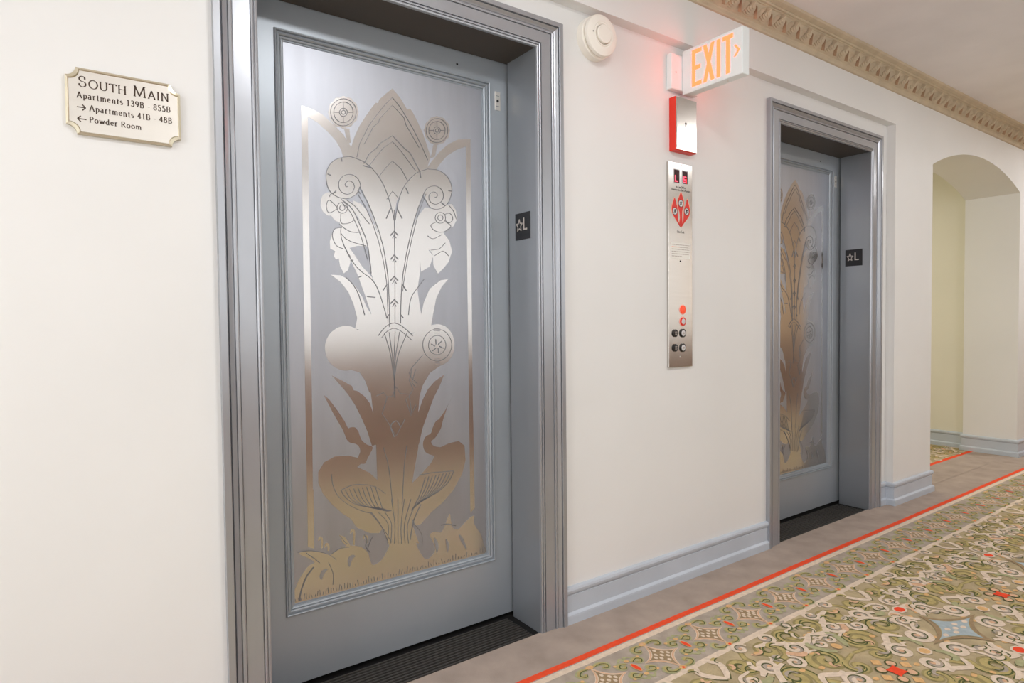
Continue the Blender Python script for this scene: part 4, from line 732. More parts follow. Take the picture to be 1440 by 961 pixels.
(0.0026,[(0.281,0.599),(0.284,0.594),(0.287,0.586),(0.292,0.578),(0.299,0.569),(0.307,0.561),(0.316,0.553),(0.328,0.545),(0.341,0.538),(0.36,0.531),(0.382,0.525),(0.403,0.519),(0.417,0.515)]),
(0.0026,[(0.296,0.598),(0.298,0.592),(0.302,0.584),(0.307,0.574),(0.313,0.565),(0.321,0.557),(0.33,0.549),(0.34,0.541),(0.352,0.534),(0.369,0.527),(0.39,0.521),(0.409,0.517),(0.422,0.513)]),
(0.0026,[(0.31,0.598),(0.313,0.591),(0.317,0.581),(0.322,0.57),(0.328,0.561),(0.335,0.552),(0.343,0.544),(0.352,0.536),(0.364,0.53),(0.379,0.524),(0.398,0.518),(0.415,0.514),(0.428,0.511)]),
(0.0026,[(0.325,0.597),(0.328,0.589),(0.332,0.579),(0.337,0.567),(0.343,0.556),(0.349,0.548),(0.357,0.539),(0.365,0.532),(0.375,0.525),(0.389,0.52),(0.406,0.515),(0.422,0.511),(0.433,0.509)]),
(0.0026,[(0.34,0.596),(0.343,0.588),(0.347,0.576),(0.352,0.563),(0.358,0.552),(0.364,0.543),(0.37,0.535),(0.377,0.527),(0.386,0.521),(0.399,0.516),(0.414,0.512),(0.428,0.509),(0.438,0.506)]),
(0.0026,[(0.355,0.596),(0.358,0.587),(0.362,0.574),(0.367,0.559),(0.373,0.547),(0.378,0.538),(0.384,0.53),(0.39,0.523),(0.398,0.517),(0.409,0.512),(0.422,0.509),(0.434,0.506),(0.443,0.504)]),
(0.0026,[(0.37,0.595),(0.373,0.585),(0.378,0.571),(0.383,0.556),(0.388,0.543),(0.393,0.533),(0.397,0.525),(0.403,0.518),(0.409,0.513),(0.419,0.508),(0.43,0.505),(0.441,0.503),(0.448,0.502)]),
(0.0026,[(0.385,0.594),(0.388,0.584),(0.393,0.568),(0.398,0.552),(0.403,0.538),(0.408,0.529),(0.411,0.52),(0.416,0.514),(0.421,0.508),(0.429,0.504),(0.438,0.502),(0.447,0.501),(0.454,0.5)]),
(0.0026,[(0.401,0.594),(0.404,0.582),(0.409,0.566),(0.414,0.548),(0.419,0.534),(0.422,0.524),(0.425,0.515),(0.428,0.509),(0.433,0.504),(0.439,0.5),(0.447,0.499),(0.454,0.498),(0.459,0.498)]),
(0.0024,[(0.709,0.597),(0.705,0.59),(0.699,0.58),(0.692,0.569),(0.683,0.559),(0.671,0.55),(0.658,0.542),(0.644,0.534),(0.63,0.528),(0.617,0.524),(0.602,0.521),(0.589,0.519),(0.58,0.517)]),
(0.0024,[(0.694,0.597),(0.69,0.59),(0.685,0.579),(0.678,0.568),(0.669,0.558),(0.659,0.549),(0.646,0.54),(0.633,0.532),(0.621,0.526),(0.608,0.521),(0.595,0.517),(0.583,0.515),(0.574,0.513)]),
(0.0024,[(0.679,0.596),(0.676,0.589),(0.67,0.579),(0.664,0.568),(0.656,0.558),(0.646,0.548),(0.635,0.539),(0.623,0.531),(0.612,0.523),(0.6,0.518),(0.587,0.514),(0.576,0.511),(0.569,0.509)]),
(0.0024,[(0.665,0.596),(0.661,0.589),(0.656,0.579),(0.65,0.568),(0.643,0.557),(0.634,0.547),(0.623,0.538),(0.613,0.529),(0.602,0.521),(0.591,0.515),(0.58,0.511),(0.57,0.508),(0.563,0.505)]),
(0.0024,[(0.65,0.596),(0.647,0.589),(0.642,0.579),(0.636,0.567),(0.63,0.557),(0.621,0.547),(0.612,0.537),(0.602,0.527),(0.593,0.519),(0.583,0.513),(0.573,0.508),(0.564,0.504),(0.557,0.501)]),
(0.0024,[(0.635,0.595),(0.632,0.588),(0.628,0.578),(0.623,0.567),(0.616,0.556),(0.609,0.546),(0.601,0.535),(0.592,0.525),(0.584,0.517),(0.575,0.51),(0.566,0.504),(0.557,0.5),(0.552,0.497)]),
(0.0024,[(0.621,0.595),(0.618,0.588),(0.614,0.578),(0.609,0.567),(0.604,0.556),(0.597,0.545),(0.59,0.534),(0.582,0.524),(0.574,0.515),(0.567,0.507),(0.558,0.501),(0.551,0.496),(0.546,0.493)]),
(0.0024,[(0.606,0.595),(0.604,0.588),(0.6,0.578),(0.596,0.566),(0.591,0.555),(0.585,0.544),(0.578,0.533),(0.572,0.522),(0.565,0.512),(0.558,0.505),(0.551,0.498),(0.545,0.493),(0.54,0.489)]),
(0.0024,[(0.592,0.594),(0.59,0.587),(0.586,0.577),(0.582,0.566),(0.578,0.555),(0.573,0.544),(0.567,0.532),(0.562,0.52),(0.556,0.51),(0.55,0.502),(0.544,0.495),(0.539,0.489),(0.535,0.485)]),
(0.0026,[(0.567,0.606),(0.579,0.606),(0.595,0.606),(0.613,0.606),(0.632,0.606),(0.652,0.604),(0.674,0.602),(0.695,0.601),(0.709,0.599)]),
(0.003,[(0.385,0.506),(0.391,0.498),(0.399,0.487),(0.408,0.474),(0.416,0.46),(0.424,0.445),(0.431,0.427),(0.437,0.411),(0.441,0.399)]),
(0.003,[(0.573,0.5),(0.567,0.49),(0.559,0.478),(0.551,0.463),(0.544,0.448),(0.539,0.43),(0.534,0.411),(0.531,0.393),(0.529,0.381)]),
(0.0022,[(0.381,0.507),(0.386,0.499),(0.395,0.488),(0.404,0.476),(0.412,0.465),(0.419,0.455),(0.426,0.444),(0.432,0.434),(0.438,0.424),(0.444,0.414),(0.449,0.404),(0.454,0.395),(0.457,0.389)]),
(0.002,[(0.411,0.501),(0.418,0.493),(0.429,0.481),(0.439,0.468),(0.446,0.453),(0.448,0.436),(0.446,0.417),(0.443,0.399),(0.442,0.387)]),
(0.002,[(0.435,0.497),(0.44,0.489),(0.447,0.478),(0.454,0.465),(0.459,0.451),(0.459,0.434),(0.458,0.415),(0.456,0.397),(0.455,0.384)]),
(0.002,[(0.46,0.538),(0.462,0.522),(0.465,0.498),(0.469,0.471),(0.471,0.448),(0.471,0.428),(0.47,0.409),(0.469,0.393),(0.468,0.381)]),
(0.002,[(0.484,0.534),(0.484,0.518),(0.484,0.494),(0.483,0.469),(0.483,0.446),(0.483,0.426),(0.482,0.407),(0.482,0.39),(0.482,0.378)]),
(0.002,[(0.509,0.53),(0.506,0.514),(0.502,0.491),(0.498,0.466),(0.495,0.443),(0.494,0.424),(0.494,0.404),(0.495,0.387),(0.495,0.375)]),
(0.002,[(0.534,0.525),(0.529,0.51),(0.521,0.487),(0.513,0.463),(0.508,0.441),(0.506,0.421),(0.507,0.402),(0.508,0.385),(0.509,0.373)]),
(0.002,[(0.56,0.521),(0.552,0.506),(0.54,0.484),(0.528,0.46),(0.52,0.438),(0.518,0.419),(0.519,0.399),(0.521,0.382),(0.522,0.37)]),
(0.0022,[(0.136,0.425),(0.143,0.424),(0.152,0.424),(0.163,0.423),(0.174,0.421),(0.183,0.419),(0.193,0.415),(0.203,0.412),(0.211,0.408),(0.22,0.404),(0.227,0.4),(0.234,0.396),(0.24,0.392),(0.246,0.386),(0.252,0.381),(0.257,0.376),(0.26,0.372)]),
(0.003,[(0.164,0.416),(0.168,0.412),(0.174,0.406),(0.181,0.4),(0.187,0.394),(0.193,0.389),(0.198,0.383),(0.203,0.378),(0.206,0.375)]),
(0.005,[(0.187,0.365),(0.182,0.361),(0.176,0.354),(0.168,0.346),(0.162,0.338),(0.157,0.329),(0.153,0.319),(0.148,0.308),(0.145,0.299),(0.143,0.29),(0.141,0.281),(0.141,0.273),(0.14,0.267)]),
(0.002,[(0.235,0.368),(0.238,0.362),(0.242,0.352),(0.246,0.341),(0.249,0.331),(0.25,0.32),(0.25,0.309),(0.249,0.299),(0.248,0.292)]),
(0.0022,[(0.245,0.395),(0.251,0.397),(0.259,0.401),(0.267,0.404),(0.275,0.406),(0.284,0.406),(0.293,0.406),(0.3,0.405),(0.306,0.404)]),
(0.002,[(0.276,0.447),(0.278,0.444),(0.282,0.438),(0.285,0.433),(0.289,0.428),(0.292,0.424),(0.295,0.42),(0.299,0.417),(0.301,0.415)]),
(0.004,[(0.358,0.435),(0.36,0.431),(0.364,0.425),(0.367,0.419),(0.368,0.413),(0.367,0.408),(0.365,0.404),(0.363,0.399),(0.363,0.394),(0.365,0.388),(0.37,0.381),(0.375,0.375),(0.378,0.37)]),
(0.003,[(0.368,0.378),(0.37,0.383),(0.372,0.391),(0.376,0.399),(0.379,0.406),(0.382,0.411),(0.385,0.416),(0.388,0.421),(0.39,0.424)]),
(0.004,[(0.653,0.409),(0.658,0.409),(0.666,0.409),(0.675,0.408),(0.684,0.406),(0.692,0.403),(0.701,0.4),(0.709,0.397),(0.715,0.394)]),
(0.002,[(0.546,0.433),(0.552,0.426),(0.56,0.415),(0.569,0.402),(0.574,0.39),(0.576,0.379),(0.576,0.366),(0.575,0.355),(0.574,0.348)]),
(0.0016,[(0.128,0.268),(0.126,0.277)]),
(0.0016,[(0.137,0.268),(0.135,0.279)]),
(0.0016,[(0.145,0.268),(0.145,0.274)]),
(0.0016,[(0.154,0.268),(0.156,0.287)]),
(0.0016,[(0.162,0.268),(0.161,0.285)]),
(0.0016,[(0.171,0.268),(0.17,0.281)]),
(0.0016,[(0.18,0.268),(0.178,0.276)]),
(0.0016,[(0.189,0.268),(0.191,0.275)]),
(0.0016,[(0.197,0.268),(0.199,0.285)]),
(0.0016,[(0.206,0.268),(0.205,0.286)]),
(0.0016,[(0.215,0.268),(0.216,0.277)]),
(0.0016,[(0.224,0.268),(0.226,0.284)]),
(0.0016,[(0.233,0.268),(0.231,0.287)]),
(0.0016,[(0.242,0.268),(0.243,0.282)]),
(0.0016,[(0.251,0.268),(0.249,0.281)]),
(0.0016,[(0.26,0.268),(0.258,0.281)]),
(0.0016,[(0.269,0.268),(0.272,0.287)]),
(0.0016,[(0.278,0.268),(0.277,0.282)]),
(0.0016,[(0.288,0.268),(0.288,0.287)]),
(0.0016,[(0.297,0.268),(0.299,0.286)]),
(0.0016,[(0.306,0.268),(0.306,0.281)]),
(0.0016,[(0.316,0.268),(0.316,0.282)]),
(0.0016,[(0.325,0.268),(0.324,0.275)]),
(0.0016,[(0.335,0.268),(0.332,0.287)]),
(0.0016,[(0.344,0.268),(0.345,0.273)]),
(0.0016,[(0.354,0.268),(0.354,0.277)]),
(0.0016,[(0.363,0.268),(0.363,0.28)]),
(0.0016,[(0.373,0.268),(0.372,0.289)]),
(0.0016,[(0.383,0.268),(0.381,0.28)]),
(0.0016,[(0.393,0.268),(0.391,0.283)]),
(0.0016,[(0.402,0.268),(0.404,0.278)]),
(0.0016,[(0.412,0.268),(0.413,0.278)]),
(0.0016,[(0.422,0.268),(0.42,0.288)]),
(0.0016,[(0.432,0.268),(0.431,0.274)]),
(0.0016,[(0.442,0.268),(0.443,0.285)]),
(0.0016,[(0.452,0.268),(0.452,0.277)]),
(0.0016,[(0.463,0.268),(0.463,0.275)]),
(0.0016,[(0.473,0.268),(0.474,0.273)]),
(0.0016,[(0.483,0.267),(0.487,0.287)]),
(0.0016,[(0.494,0.267),(0.497,0.284)]),
(0.0016,[(0.504,0.267),(0.503,0.273)]),
(0.0016,[(0.514,0.267),(0.517,0.288)]),
(0.0016,[(0.525,0.267),(0.528,0.279)]),
(0.0016,[(0.535,0.267),(0.538,0.282)]),
(0.0016,[(0.546,0.267),(0.544,0.278)]),
(0.0016,[(0.557,0.267),(0.554,0.28)]),
(0.0016,[(0.568,0.267),(0.571,0.278)]),
(0.0016,[(0.578,0.267),(0.575,0.279)]),
(0.0016,[(0.589,0.267),(0.587,0.273)]),
(0.0016,[(0.6,0.267),(0.599,0.286)]),
(0.0016,[(0.611,0.267),(0.608,0.278)]),
(0.0016,[(0.622,0.267),(0.622,0.29)]),
(0.0016,[(0.633,0.267),(0.63,0.276)]),
(0.0016,[(0.644,0.267),(0.642,0.273)]),
(0.0016,[(0.656,0.267),(0.653,0.285)]),
(0.0016,[(0.667,0.267),(0.667,0.273)]),
(0.0016,[(0.678,0.267),(0.682,0.276)]),
(0.0016,[(0.69,0.267),(0.69,0.274)]),
(0.0016,[(0.701,0.267),(0.701,0.286)]),
(0.0016,[(0.713,0.267),(0.713,0.29)]),
(0.0016,[(0.725,0.267),(0.724,0.276)]),
(0.0016,[(0.736,0.267),(0.736,0.273)]),
(0.0016,[(0.748,0.267),(0.751,0.276)]),
(0.0016,[(0.76,0.267),(0.76,0.287)]),
(0.0016,[(0.772,0.267),(0.77,0.273)]),
(0.0016,[(0.784,0.267),(0.782,0.277)]),
(0.0016,[(0.796,0.267),(0.799,0.275)]),
(0.0016,[(0.808,0.267),(0.805,0.275)]),
(0.0016,[(0.82,0.267),(0.821,0.289)]),
(0.0016,[(0.833,0.267),(0.832,0.29)])]

def door(name, label):
    b = MB()
    x0, x1, z0, z1 = -.10, OW + .06, .010, IH + .06
    b.box(x0, MX0, DY, DY + .03, z0, z1, 'door_paint'); b.box(MX1, x1, DY, DY + .03, z0, z1, 'door_paint')
    b.box(MX0, MX1, DY, DY + .03, z0, MZ0, 'door_paint'); b.box(MX0, MX1, DY, DY + .03, MZ1, z1, 'door_paint')
    root = structure(b.build(name), label); 
    # stepped moulding
    prof = [(0, -.0005), (0, -.0045), (.0022, -.0062), (.0046, -.0050), (.0056, .0035), (.0072, .0035), (.0080, .0008), (.0130, -.0008), (.0160, .0026), (.0168, .0075), (.0185, .0075), (.0190, .0040), (.0235, .0062), (.0248, .0120), (.0262, .0120), (.0300, .0110), (.0300, .0150)]
    mo = MB(); vs = []
    for o, h in prof:
        y = DY + h
        vs += [(MX0 + o, y, MZ0 + o), (MX0 + o, y, MZ1 - o), (MX1 - o, y, MZ1 - o), (MX1 - o, y, MZ0 + o)]
    fs = [(4 * i + k, 4 * i + (k + 1) % 4, 4 * i + 4 + (k + 1) % 4, 4 * i + 4 + k) for i in range(len(prof) - 1) for k in range(4)]
    mo.add(vs, fs, 'door_paint'); mould = mo.build('panel_moulding')
    p = MB(); p.box(MX0 + IN - .004, MX1 - IN + .004, PY, PY + .006, MZ0 + IN - .004, MZ1 - IN + .004, 'frosted_steel')
    panel = p.build('door_panel'); panel['label'] = 'frosted steel panel of the elevator door'
    e = MB(); fr = wallfr(PY)
    for i, poly in enumerate(FIG):
        e.prism(poly, fr, -.0004 - .000004 * i, .0, 'polished_steel')
    for i, poly in enumerate(FROST): e.prism(poly, fr, -.0016 - .00001 * i, -.0013, 'frosted_steel')
    fig = e.build('etched_figure', recalc=True); fig['label'] = 'polished picture of a plant and two herons'
    l = MB()
    for wd, pts in LIN: l.ribbon(pts, wd * .82, fr, -.0018, -.0013, 'engraving')
    lin = l.build('engraved_lines', recalc=False)
    k = MB(); k.box(.9025, .9275, DY - .0018, DY, 1.951, 2.021, 'nickel')
    kp = k.build('key_plate', bevel=.0006)
    h = MB(); h.lathe([(.0055, .0), (.0055, .0022), (.0001, .0024)], (.915, DY, 1.986), ax_wall, 'dark_gap', 16)
    h.box(.908, .922, DY - .0022, DY, 2.004, 2.006, 'engraving'); h.box(.908, .922, DY - .0022, DY, 1.965, 1.967, 'engraving')
    kh = h.build('keyhole')
    s = MB(); s.lathe([(.004, 0), (.004, .0012), (.0001, .0014)], (.739, DY, 2.085), ax_wall, 'dark_gap', 12)
    sc = s.build('screw')
    adopt(root, mould, panel, kp, sc); adopt(panel, fig, lin); adopt(kp, kh)
    return root
d1 = door('door_1', 'nearer elevator door, grey steel with a large etched panel')
d2 = copy_tree(d1, DX); d2.name = 'door_2'
d2['label'] = 'farther elevator door, its etched panel half hidden by the casing'

# ------------------------------------------------------------------ sills
def sill():
    b = MB()
    b.box(-.018, OW + .018, .002, .2255, -.02, -.006, 'black_rubber')
    o = b.build('elevator_sill')
    r = MB()
    n = 11
    for i in range(n):
        y = .014 + i * .0152
        r.box(.030, OW - .030, y, y + .0070, -.006, -.0005, 'sill_rib')
    rb = r.build('tread_ribs', bevel=.0008)
    adopt(o, rb)
    return o
s1 = tag(sill(), 'black ribbed floor sill in front of the nearer elevator door', 'door sill', 'elevator sills', 'thing')
s2 = copy_tree(s1, DX); s2['label'] = 'black floor sill in front of the farther elevator door'

# ------------------------------------------------------------------ cornice
b = MB()
cp = [(FY, 2.500), (FY - .010, 2.501), (FY - .013, 2.506), (FY - .013, 2.516), (FY - .016, 2.521), (FY - .016, 2.524), (FY - .022, 2.528), (FY - .030, 2.536), (FY - .040, 2.552), (FY - .050, 2.574),
      (FY - .056, 2.585), (FY - .062, 2.588), (FY - .062, 2.591), (FY - .070, 2.593), (FY - .074, 2.598), (FY - .072, 2.603), (FY - .080, 2.606), (FY - .092, 2.611), (FY - .098, 2.6195), (FY, 2.6195)]
vs = []; 
for y, z in cp: vs += [(XL, y, z), (XR, y, z)]
b.add(vs, [(2 * i, 2 * i + 1, 2 * i + 3, 2 * i + 2) for i in range(len(cp) - 1)], 'cornice_paint')
# egg and dart along the sloping face: local frame u along x, s up the slope, d out of the slope
S0 = Vector((0, FY - .024, 2.533)); S1 = Vector((0, FY - .053, 2.582))
sd = (S1 - S0).normalized(); od = Vector((0, -sd.z, sd.y)); SL = (S1 - S0).length
def ov(u, s, d):
    p = S0 + sd * (s * SL) + od * d
    return (u, p.y, p.z)
NU = int((XR - XL) / .118)
for k in range(NU):
    u0 = XL + .06 + .118 * k + .022
    # ringed cup: nested half rounds stepping out of the slope, with a pointed cap
    for rr, s0, d in [(.040, .36, .006), (.034, .43, .012), (.028, .50, .018), (.021, .57, .024), (.013, .64, .029)]:
        pts = [(u0 + rr * math.cos(PI + PI * i / 8), s0 + (rr / SL) * .62 * math.sin(PI + PI * i / 8)) for i in range(9)]
        pts += [(u0 + rr * .62, s0 + .16), (u0 + rr * .3, s0 + .34), (u0, s0 + .46), (u0 - rr * .3, s0 + .34), (u0 - rr * .62, s0 + .16)]
        n = len(pts)
        b.add([ov(p, q, d) for p, q in pts] + [ov(p, q, -.004) for p, q in pts],
              [tuple(range(n))] + [(i, (i + 1) % n, (i + 1) % n + n, i + n) for i in range(n)], 'cornice_paint')
    for sx in (1, -1):
        q = [(u0 + sx * .008, 1.04), (u0 + sx * .030, .74), (u0 + sx * .046, .30), (u0 + sx * .059, -.05), (u0 + sx * .0585, .40), (u0 + sx * .034, .86)]
        n = len(q)
        b.add([ov(x, s_, .022 if 0 < i < 4 else .004) for i, (x, s_) in enumerate(q)] + [ov(x, s_, -.004) for x, s_ in q],
              [tuple(range(n))] + [(i, (i + 1) % n, (i + 1) % n + n, i + n) for i in range(n)], 'cornice_dart_shade' if sx > 0 else 'cornice_paint')
structure(b.build('trim_3', recalc=True), 'tan egg and dart cornice under the ceiling')

# ------------------------------------------------------------------ broad-nib lettering
G = {}
def g(ch, wd, *st): G[ch] = (wd, st)
g('S', .62, arc(.30, .74, .22, .235, 35, 270, 14) + arc(.30, .27, .24, .245, 85, -150, 14)[1:], [(.48, .72), (.48, .90)], [(.07, .10), (.07, .30)])
g('O', .92, arc(.46, .5, .40, .5, 90, 450, 28))
g('U', .84, [(.12, 1), (.12, .36)] + arc(.42, .34, .30, .34, 180, 360, 12) + [(.72, .36), (.72, 1)], [(.02, .99), (.24, .99)], [(.60, .99), (.82, .99)])
g('T', .74, [(.03, .98), (.71, .98)], [(.37, 1), (.37, 0)], [(.26, .01), (.48, .01)], [(.03, .98), (.03, .82)], [(.71, .98), (.71, .82)])
g('H', .86, [(.13, 1), (.13, 0)], [(.73, 1), (.73, 0)], [(.13, .52), (.73, .52)], [(.02, .01), (.24, .01)], [(.62, .01), (.84, .01)], [(.02, .99), (.24, .99)], [(.62, .99), (.84, .99)])
g('M', 1.04, [(.12, 0), (.16, 1)], [(.16, 1), (.50, .06)], [(.50, .06), (.86, 1)], [(.86, 1), (.92, 0)], [(.03, .01), (.22, .01)], [(.80, .01), (1.02, .01)], [(.06, .99), (.18, .99)], [(.86, .99), (.98, .99)])
g('A', .80, [(.08, 0), (.40, 1)], [(.40, 1), (.74, 0)], [(.20, .35), (.62, .35)], [(.0, .01), (.18, .01)], [(.62, .01), (.82, .01)])
g('I', .34, [(.17, 1), (.17, 0)], [(.05, .01), (.29, .01)], [(.05, .99), (.29, .99)])
g('N', .86, [(.14, 0), (.14, 1)], [(.14, 1), (.72, .02)], [(.72, .0), (.72, 1)], [(.03, .01), (.25, .01)], [(.03, .99), (.16, .99)], [(.61, .99), (.83, .99)])
g('P', .66, [(.14, 0), (.14, 1)], [(.14, .98), (.34, .98)] + arc(.34, .74, .24, .24, 90, -90, 10) + [(.14, .50)], [(.03, .01), (.26, .01)])
g('R', .76, [(.14, 0), (.14, 1)], [(.14, .98), (.34, .98)] + arc(.34, .75, .22, .23, 90, -90, 10) + [(.14, .52)], [(.34, .52), (.70, 0)], [(.03, .01), (.26, .01)])
g('B', .68, [(.14, 0), (.14, 1)], [(.14, .98), (.34, .98)] + arc(.34, .76, .20, .22, 90, -90, 10) + [(.14, .54)], [(.34, .54)] + arc(.36, .28, .24, .27, 90, -90, 10) + [(.14, .01)], [(.03, .01), (.2, .01)])
g('1', .52, [(.26, 0), (.26, .98)], [(.26, .98), (.12, .86)], [(.12, .01), (.40, .01)])
g('3', .56, arc(.26, .76, .18, .22, 150, -90, 12) + arc(.26, .27, .23, .27, 90, -150, 12)[1:])
g('9', .58, arc(.28, .69, .21, .29, 0, 360, 20), arc(.16, .66, .33, .66, 5, -70, 10))
g('8', .58, arc(.28, .76, .17, .22, 90, 450, 18), arc(.28, .27, .22, .27, 90, 450, 18))
g('5', .56, [(.44, .98), (.16, .98)], [(.16, .98), (.13, .58)], arc(.25, .31, .23, .31, 115, -150, 14))
g('4', .60, [(.40, 0), (.40, 1)], [(.40, 1), (.04, .28)], [(.04, .28), (.56, .28)])
g('-', .40, [(.08, .34), (.32, .34)])
g('a', .54, arc(.23, .46, .17, .20, 150, 0, 8) + [(.40, .06)], arc(.24, .18, .18, .18, 60, 360, 14), [(.40, .05), (.50, .01)])
g('p', .60, [(.14, .64), (.14, -.30)], arc(.30, .32, .22, .32, 150, -150, 18), [(.03, -.29), (.26, -.29)], [(.03, .62), (.14, .62)])
g('r', .44, [(.14, .64), (.14, 0)], arc(.30, .44, .15, .20, 170, 50, 8), [(.03, .01), (.25, .01)], [(.03, .62), (.14, .62)])
g('t', .40, [(.17, .86), (.17, .12)] + arc(.28, .12, .11, .12, 180, 300, 6), [(.04, .62), (.34, .62)])
g('m', .92, [(.14, .64), (.14, 0)], arc(.30, .42, .16, .22, 170, 0, 8) + [(.46, 0)], arc(.62, .42, .16, .22, 170, 0, 8) + [(.78, 0)], [(.03, .01), (.25, .01)], [(.37, .01), (.56, .01)], [(.68, .01), (.88, .01)], [(.03, .62), (.14, .62)])
g('n', .62, [(.14, .64), (.14, 0)], arc(.31, .42, .17, .22, 170, 0, 8) + [(.48, 0)], [(.03, .01), (.25, .01)], [(.38, .01), (.59, .01)], [(.03, .62), (.14, .62)])
g('e', .54, [(.07, .36), (.45, .36)] + arc(.26, .34, .20, .30, 5, 320, 18)[1:])
g('s', .44, arc(.20, .47, .14, .165, 40, 270, 10) + arc(.20, .165, .16, .165, 90, -140, 10)[1:])
g('o', .60, arc(.29, .32, .23, .32, 90, 450, 20))
g('w', .82, [(.06, .64), (.24, .02)], [(.24, .02), (.41, .60)], [(.41, .60), (.58, .02)], [(.58, .02), (.76, .64)], [(.0, .62), (.14, .62)], [(.68, .62), (.82, .62)])
g('d', .62, [(.46, 1), (.46, 0)], arc(.28, .32, .21, .32, 30, 330, 18), [(.46, .01), (.57, .01)])
def nib(thick, thin): return lambda t, dx, dy: thin + (thick - thin) * abs(dy) ** 1.5
def letter_line(mb, text, x0, x1, z0, h, fr, d0, d1, mname, small=None, thick=.15, thin=.07, gap=.10):
    items = []; x = 0
    for i, ch in enumerate(text):
        if ch == ' ': x += .42; continue
        sc_ = small if (small and not (i == 0 or text[i - 1] == ' ')) else 1.0
        items.append((ch, x, sc_)); x += (G[ch][0] + gap) * sc_
    tot = x - gap
    kx = (x1 - x0) / tot
    for ch, xx, sc_ in items:
        for st in G[ch][1]:
            pts = [(x0 + (xx + px * sc_) * kx, z0 + py * sc_ * h) for px, py in st]
            mb.ribbon(pts, nib(thick * h * (sc_ if small else 1) ** .3, thin * h), fr, d0, d1, mname)
def arrow(mb, x0, x1, z, hh, fr, d0, d1, mname):
    wd = abs(hh) * .32; dr = 1 if x1 > x0 else -1
    mb.ribbon([(x0, z), (x1 - dr * .001, z)], wd, fr, d0, d1, mname)
    for s in (1, -1): mb.ribbon([(x1 - dr * hh * .95, z + s * hh), (x1, z)], wd * 1.1, fr, d0, d1, mname)

# ------------------------------------------------------------------ wall plaque
def plaque_outline(x0, x1, z0, z1, r, n=7):
    out = []
    for cx, cz, a0 in [(x0, z0, 90), (x1, z0, 180), (x1, z1, 270), (x0, z1, 360)]:
        out += [(cx + r * math.cos(math.radians(a0 - 90 * i / n)), cz + r * math.sin(math.radians(a0 - 90 * i / n))) for i in range(n + 1)]
    return out
# corners are hollow: walk each arc so that it bites into the plate
def hollow(x0, x1, z0, z1, r, n=7):
    out = []
    for cx, cz, a0, a1 in [(x0, z0, 90, 0), (x1, z0, 180, 90), (x1, z1, 270, 180), (x0, z1, 360, 270)]:
        out += [(cx + r * math.cos(math.radians(a0 + (a1 - a0) * i / n)), cz + r * math.sin(math.radians(a0 + (a1 - a0) * i / n))) for i in range(n + 1)]
    return out
root = tag(empty('wall_sign', (-.311, WY, 1.674)), 'silver plaque lettered South Main with hollow corners on the cream wall', 'sign')
fr = wallfr(0)
b = MB()
o0 = hollow(-.430, -.1925, 1.5965, 1.7505, .0205); o1 = hollow(-.4255, -.197, 1.601, 1.746, .0215); o2 = hollow(-.4235, -.199, 1.603, 1.744, .0215)
n = len(o0)
rings = [(o0, WY + .001), (o0, -.0055), (o1, -.0070), (o2, -.0045)]
vs = [(a, y, z) for ring, y in rings for a, z in ring]
b.add(vs, [(k * n + i, k * n + (i + 1) % n, (k + 1) * n + (i + 1) % n, (k + 1) * n + i) for k in range(3) for i in range(n)], 'nickel_rim')
rim = b.build('rim')
b = MB(); b.prism(o2, fr, -.0046, .003, 'nickel'); pl = b.build('plate')
b = MB()
D0, D1 = -.0052, -.0046
letter_line(b, 'SOUTH MAIN', -.4045, -.2185, 1.7065, .0255, fr, D0, D1, 'plaque_ink', small=.76, thick=.13, thin=.055, gap=.12)
letter_line(b, 'Apartments 139B - 855B', -.4085, -.2150, 1.6805, .0140, fr, D0, D1, 'plaque_ink', thick=.17, thin=.085, gap=.14)
letter_line(b, 'Apartments 41B - 48B', -.3845, -.2120, 1.6535, .0138, fr, D0, D1, 'plaque_ink', thick=.17, thin=.085, gap=.14)
letter_line(b, 'Powder Room', -.3850, -.2790, 1.6270, .0130, fr, D0, D1, 'plaque_ink', thick=.18, thin=.09, gap=.12)
arrow(b, -.4085, -.3915, 1.6590, .0068, fr, D0, D1, 'plaque_ink')
arrow(b, -.3905, -.4080, 1.6320, .0068, fr, D0, D1, 'plaque_ink')
tx = b.build('lettering', recalc=False)
adopt(root, rim, pl, tx)

# ------------------------------------------------------------------ smoke detector
c = (1.231, WY, 2.2235)
root = tag(empty('smoke_detector', c), 'round cream smoke detector high on the wall beside the nearer elevator', 'smoke detector')
b = MB(); b.lathe([(.0800, -.001), (.0805, .010), (.0800, .030), (.0760, .0335), (.0700, .034)], c, ax_wall, 'plastic_cream', 48); base = b.build('base', smooth=True)
b = MB(); b.lathe([(.066, .032), (.066, .039), (.0765, .041), (.0780, .048), (.0750, .055), (.0640, .0595), (.0480, .0620), (.0455, .0600), (.0440, .0600), (.0425, .0625), (.0400, .0625), (.0385, .0600), (.0365, .0600), (.0365, .052)], c, ax_wall, 'plastic_cream', 48); cov = b.build('cover', smooth=True)
b = MB(); b.lathe([(.0340, .050), (.0340, .0670), (.0320, .0690), (.0001, .0700)], c, ax_wall, 'plastic_cream', 40); btn = b.build('test_button', smooth=True)
b = MB(); b.lathe([(.0024, .058), (.0024, .0625), (.0001, .0630)], (c[0] - .052, c[1], c[2]), ax_wall, 'plastic_grey', 10); led = b.build('indicator')
adopt(root, base, cov, btn, led)

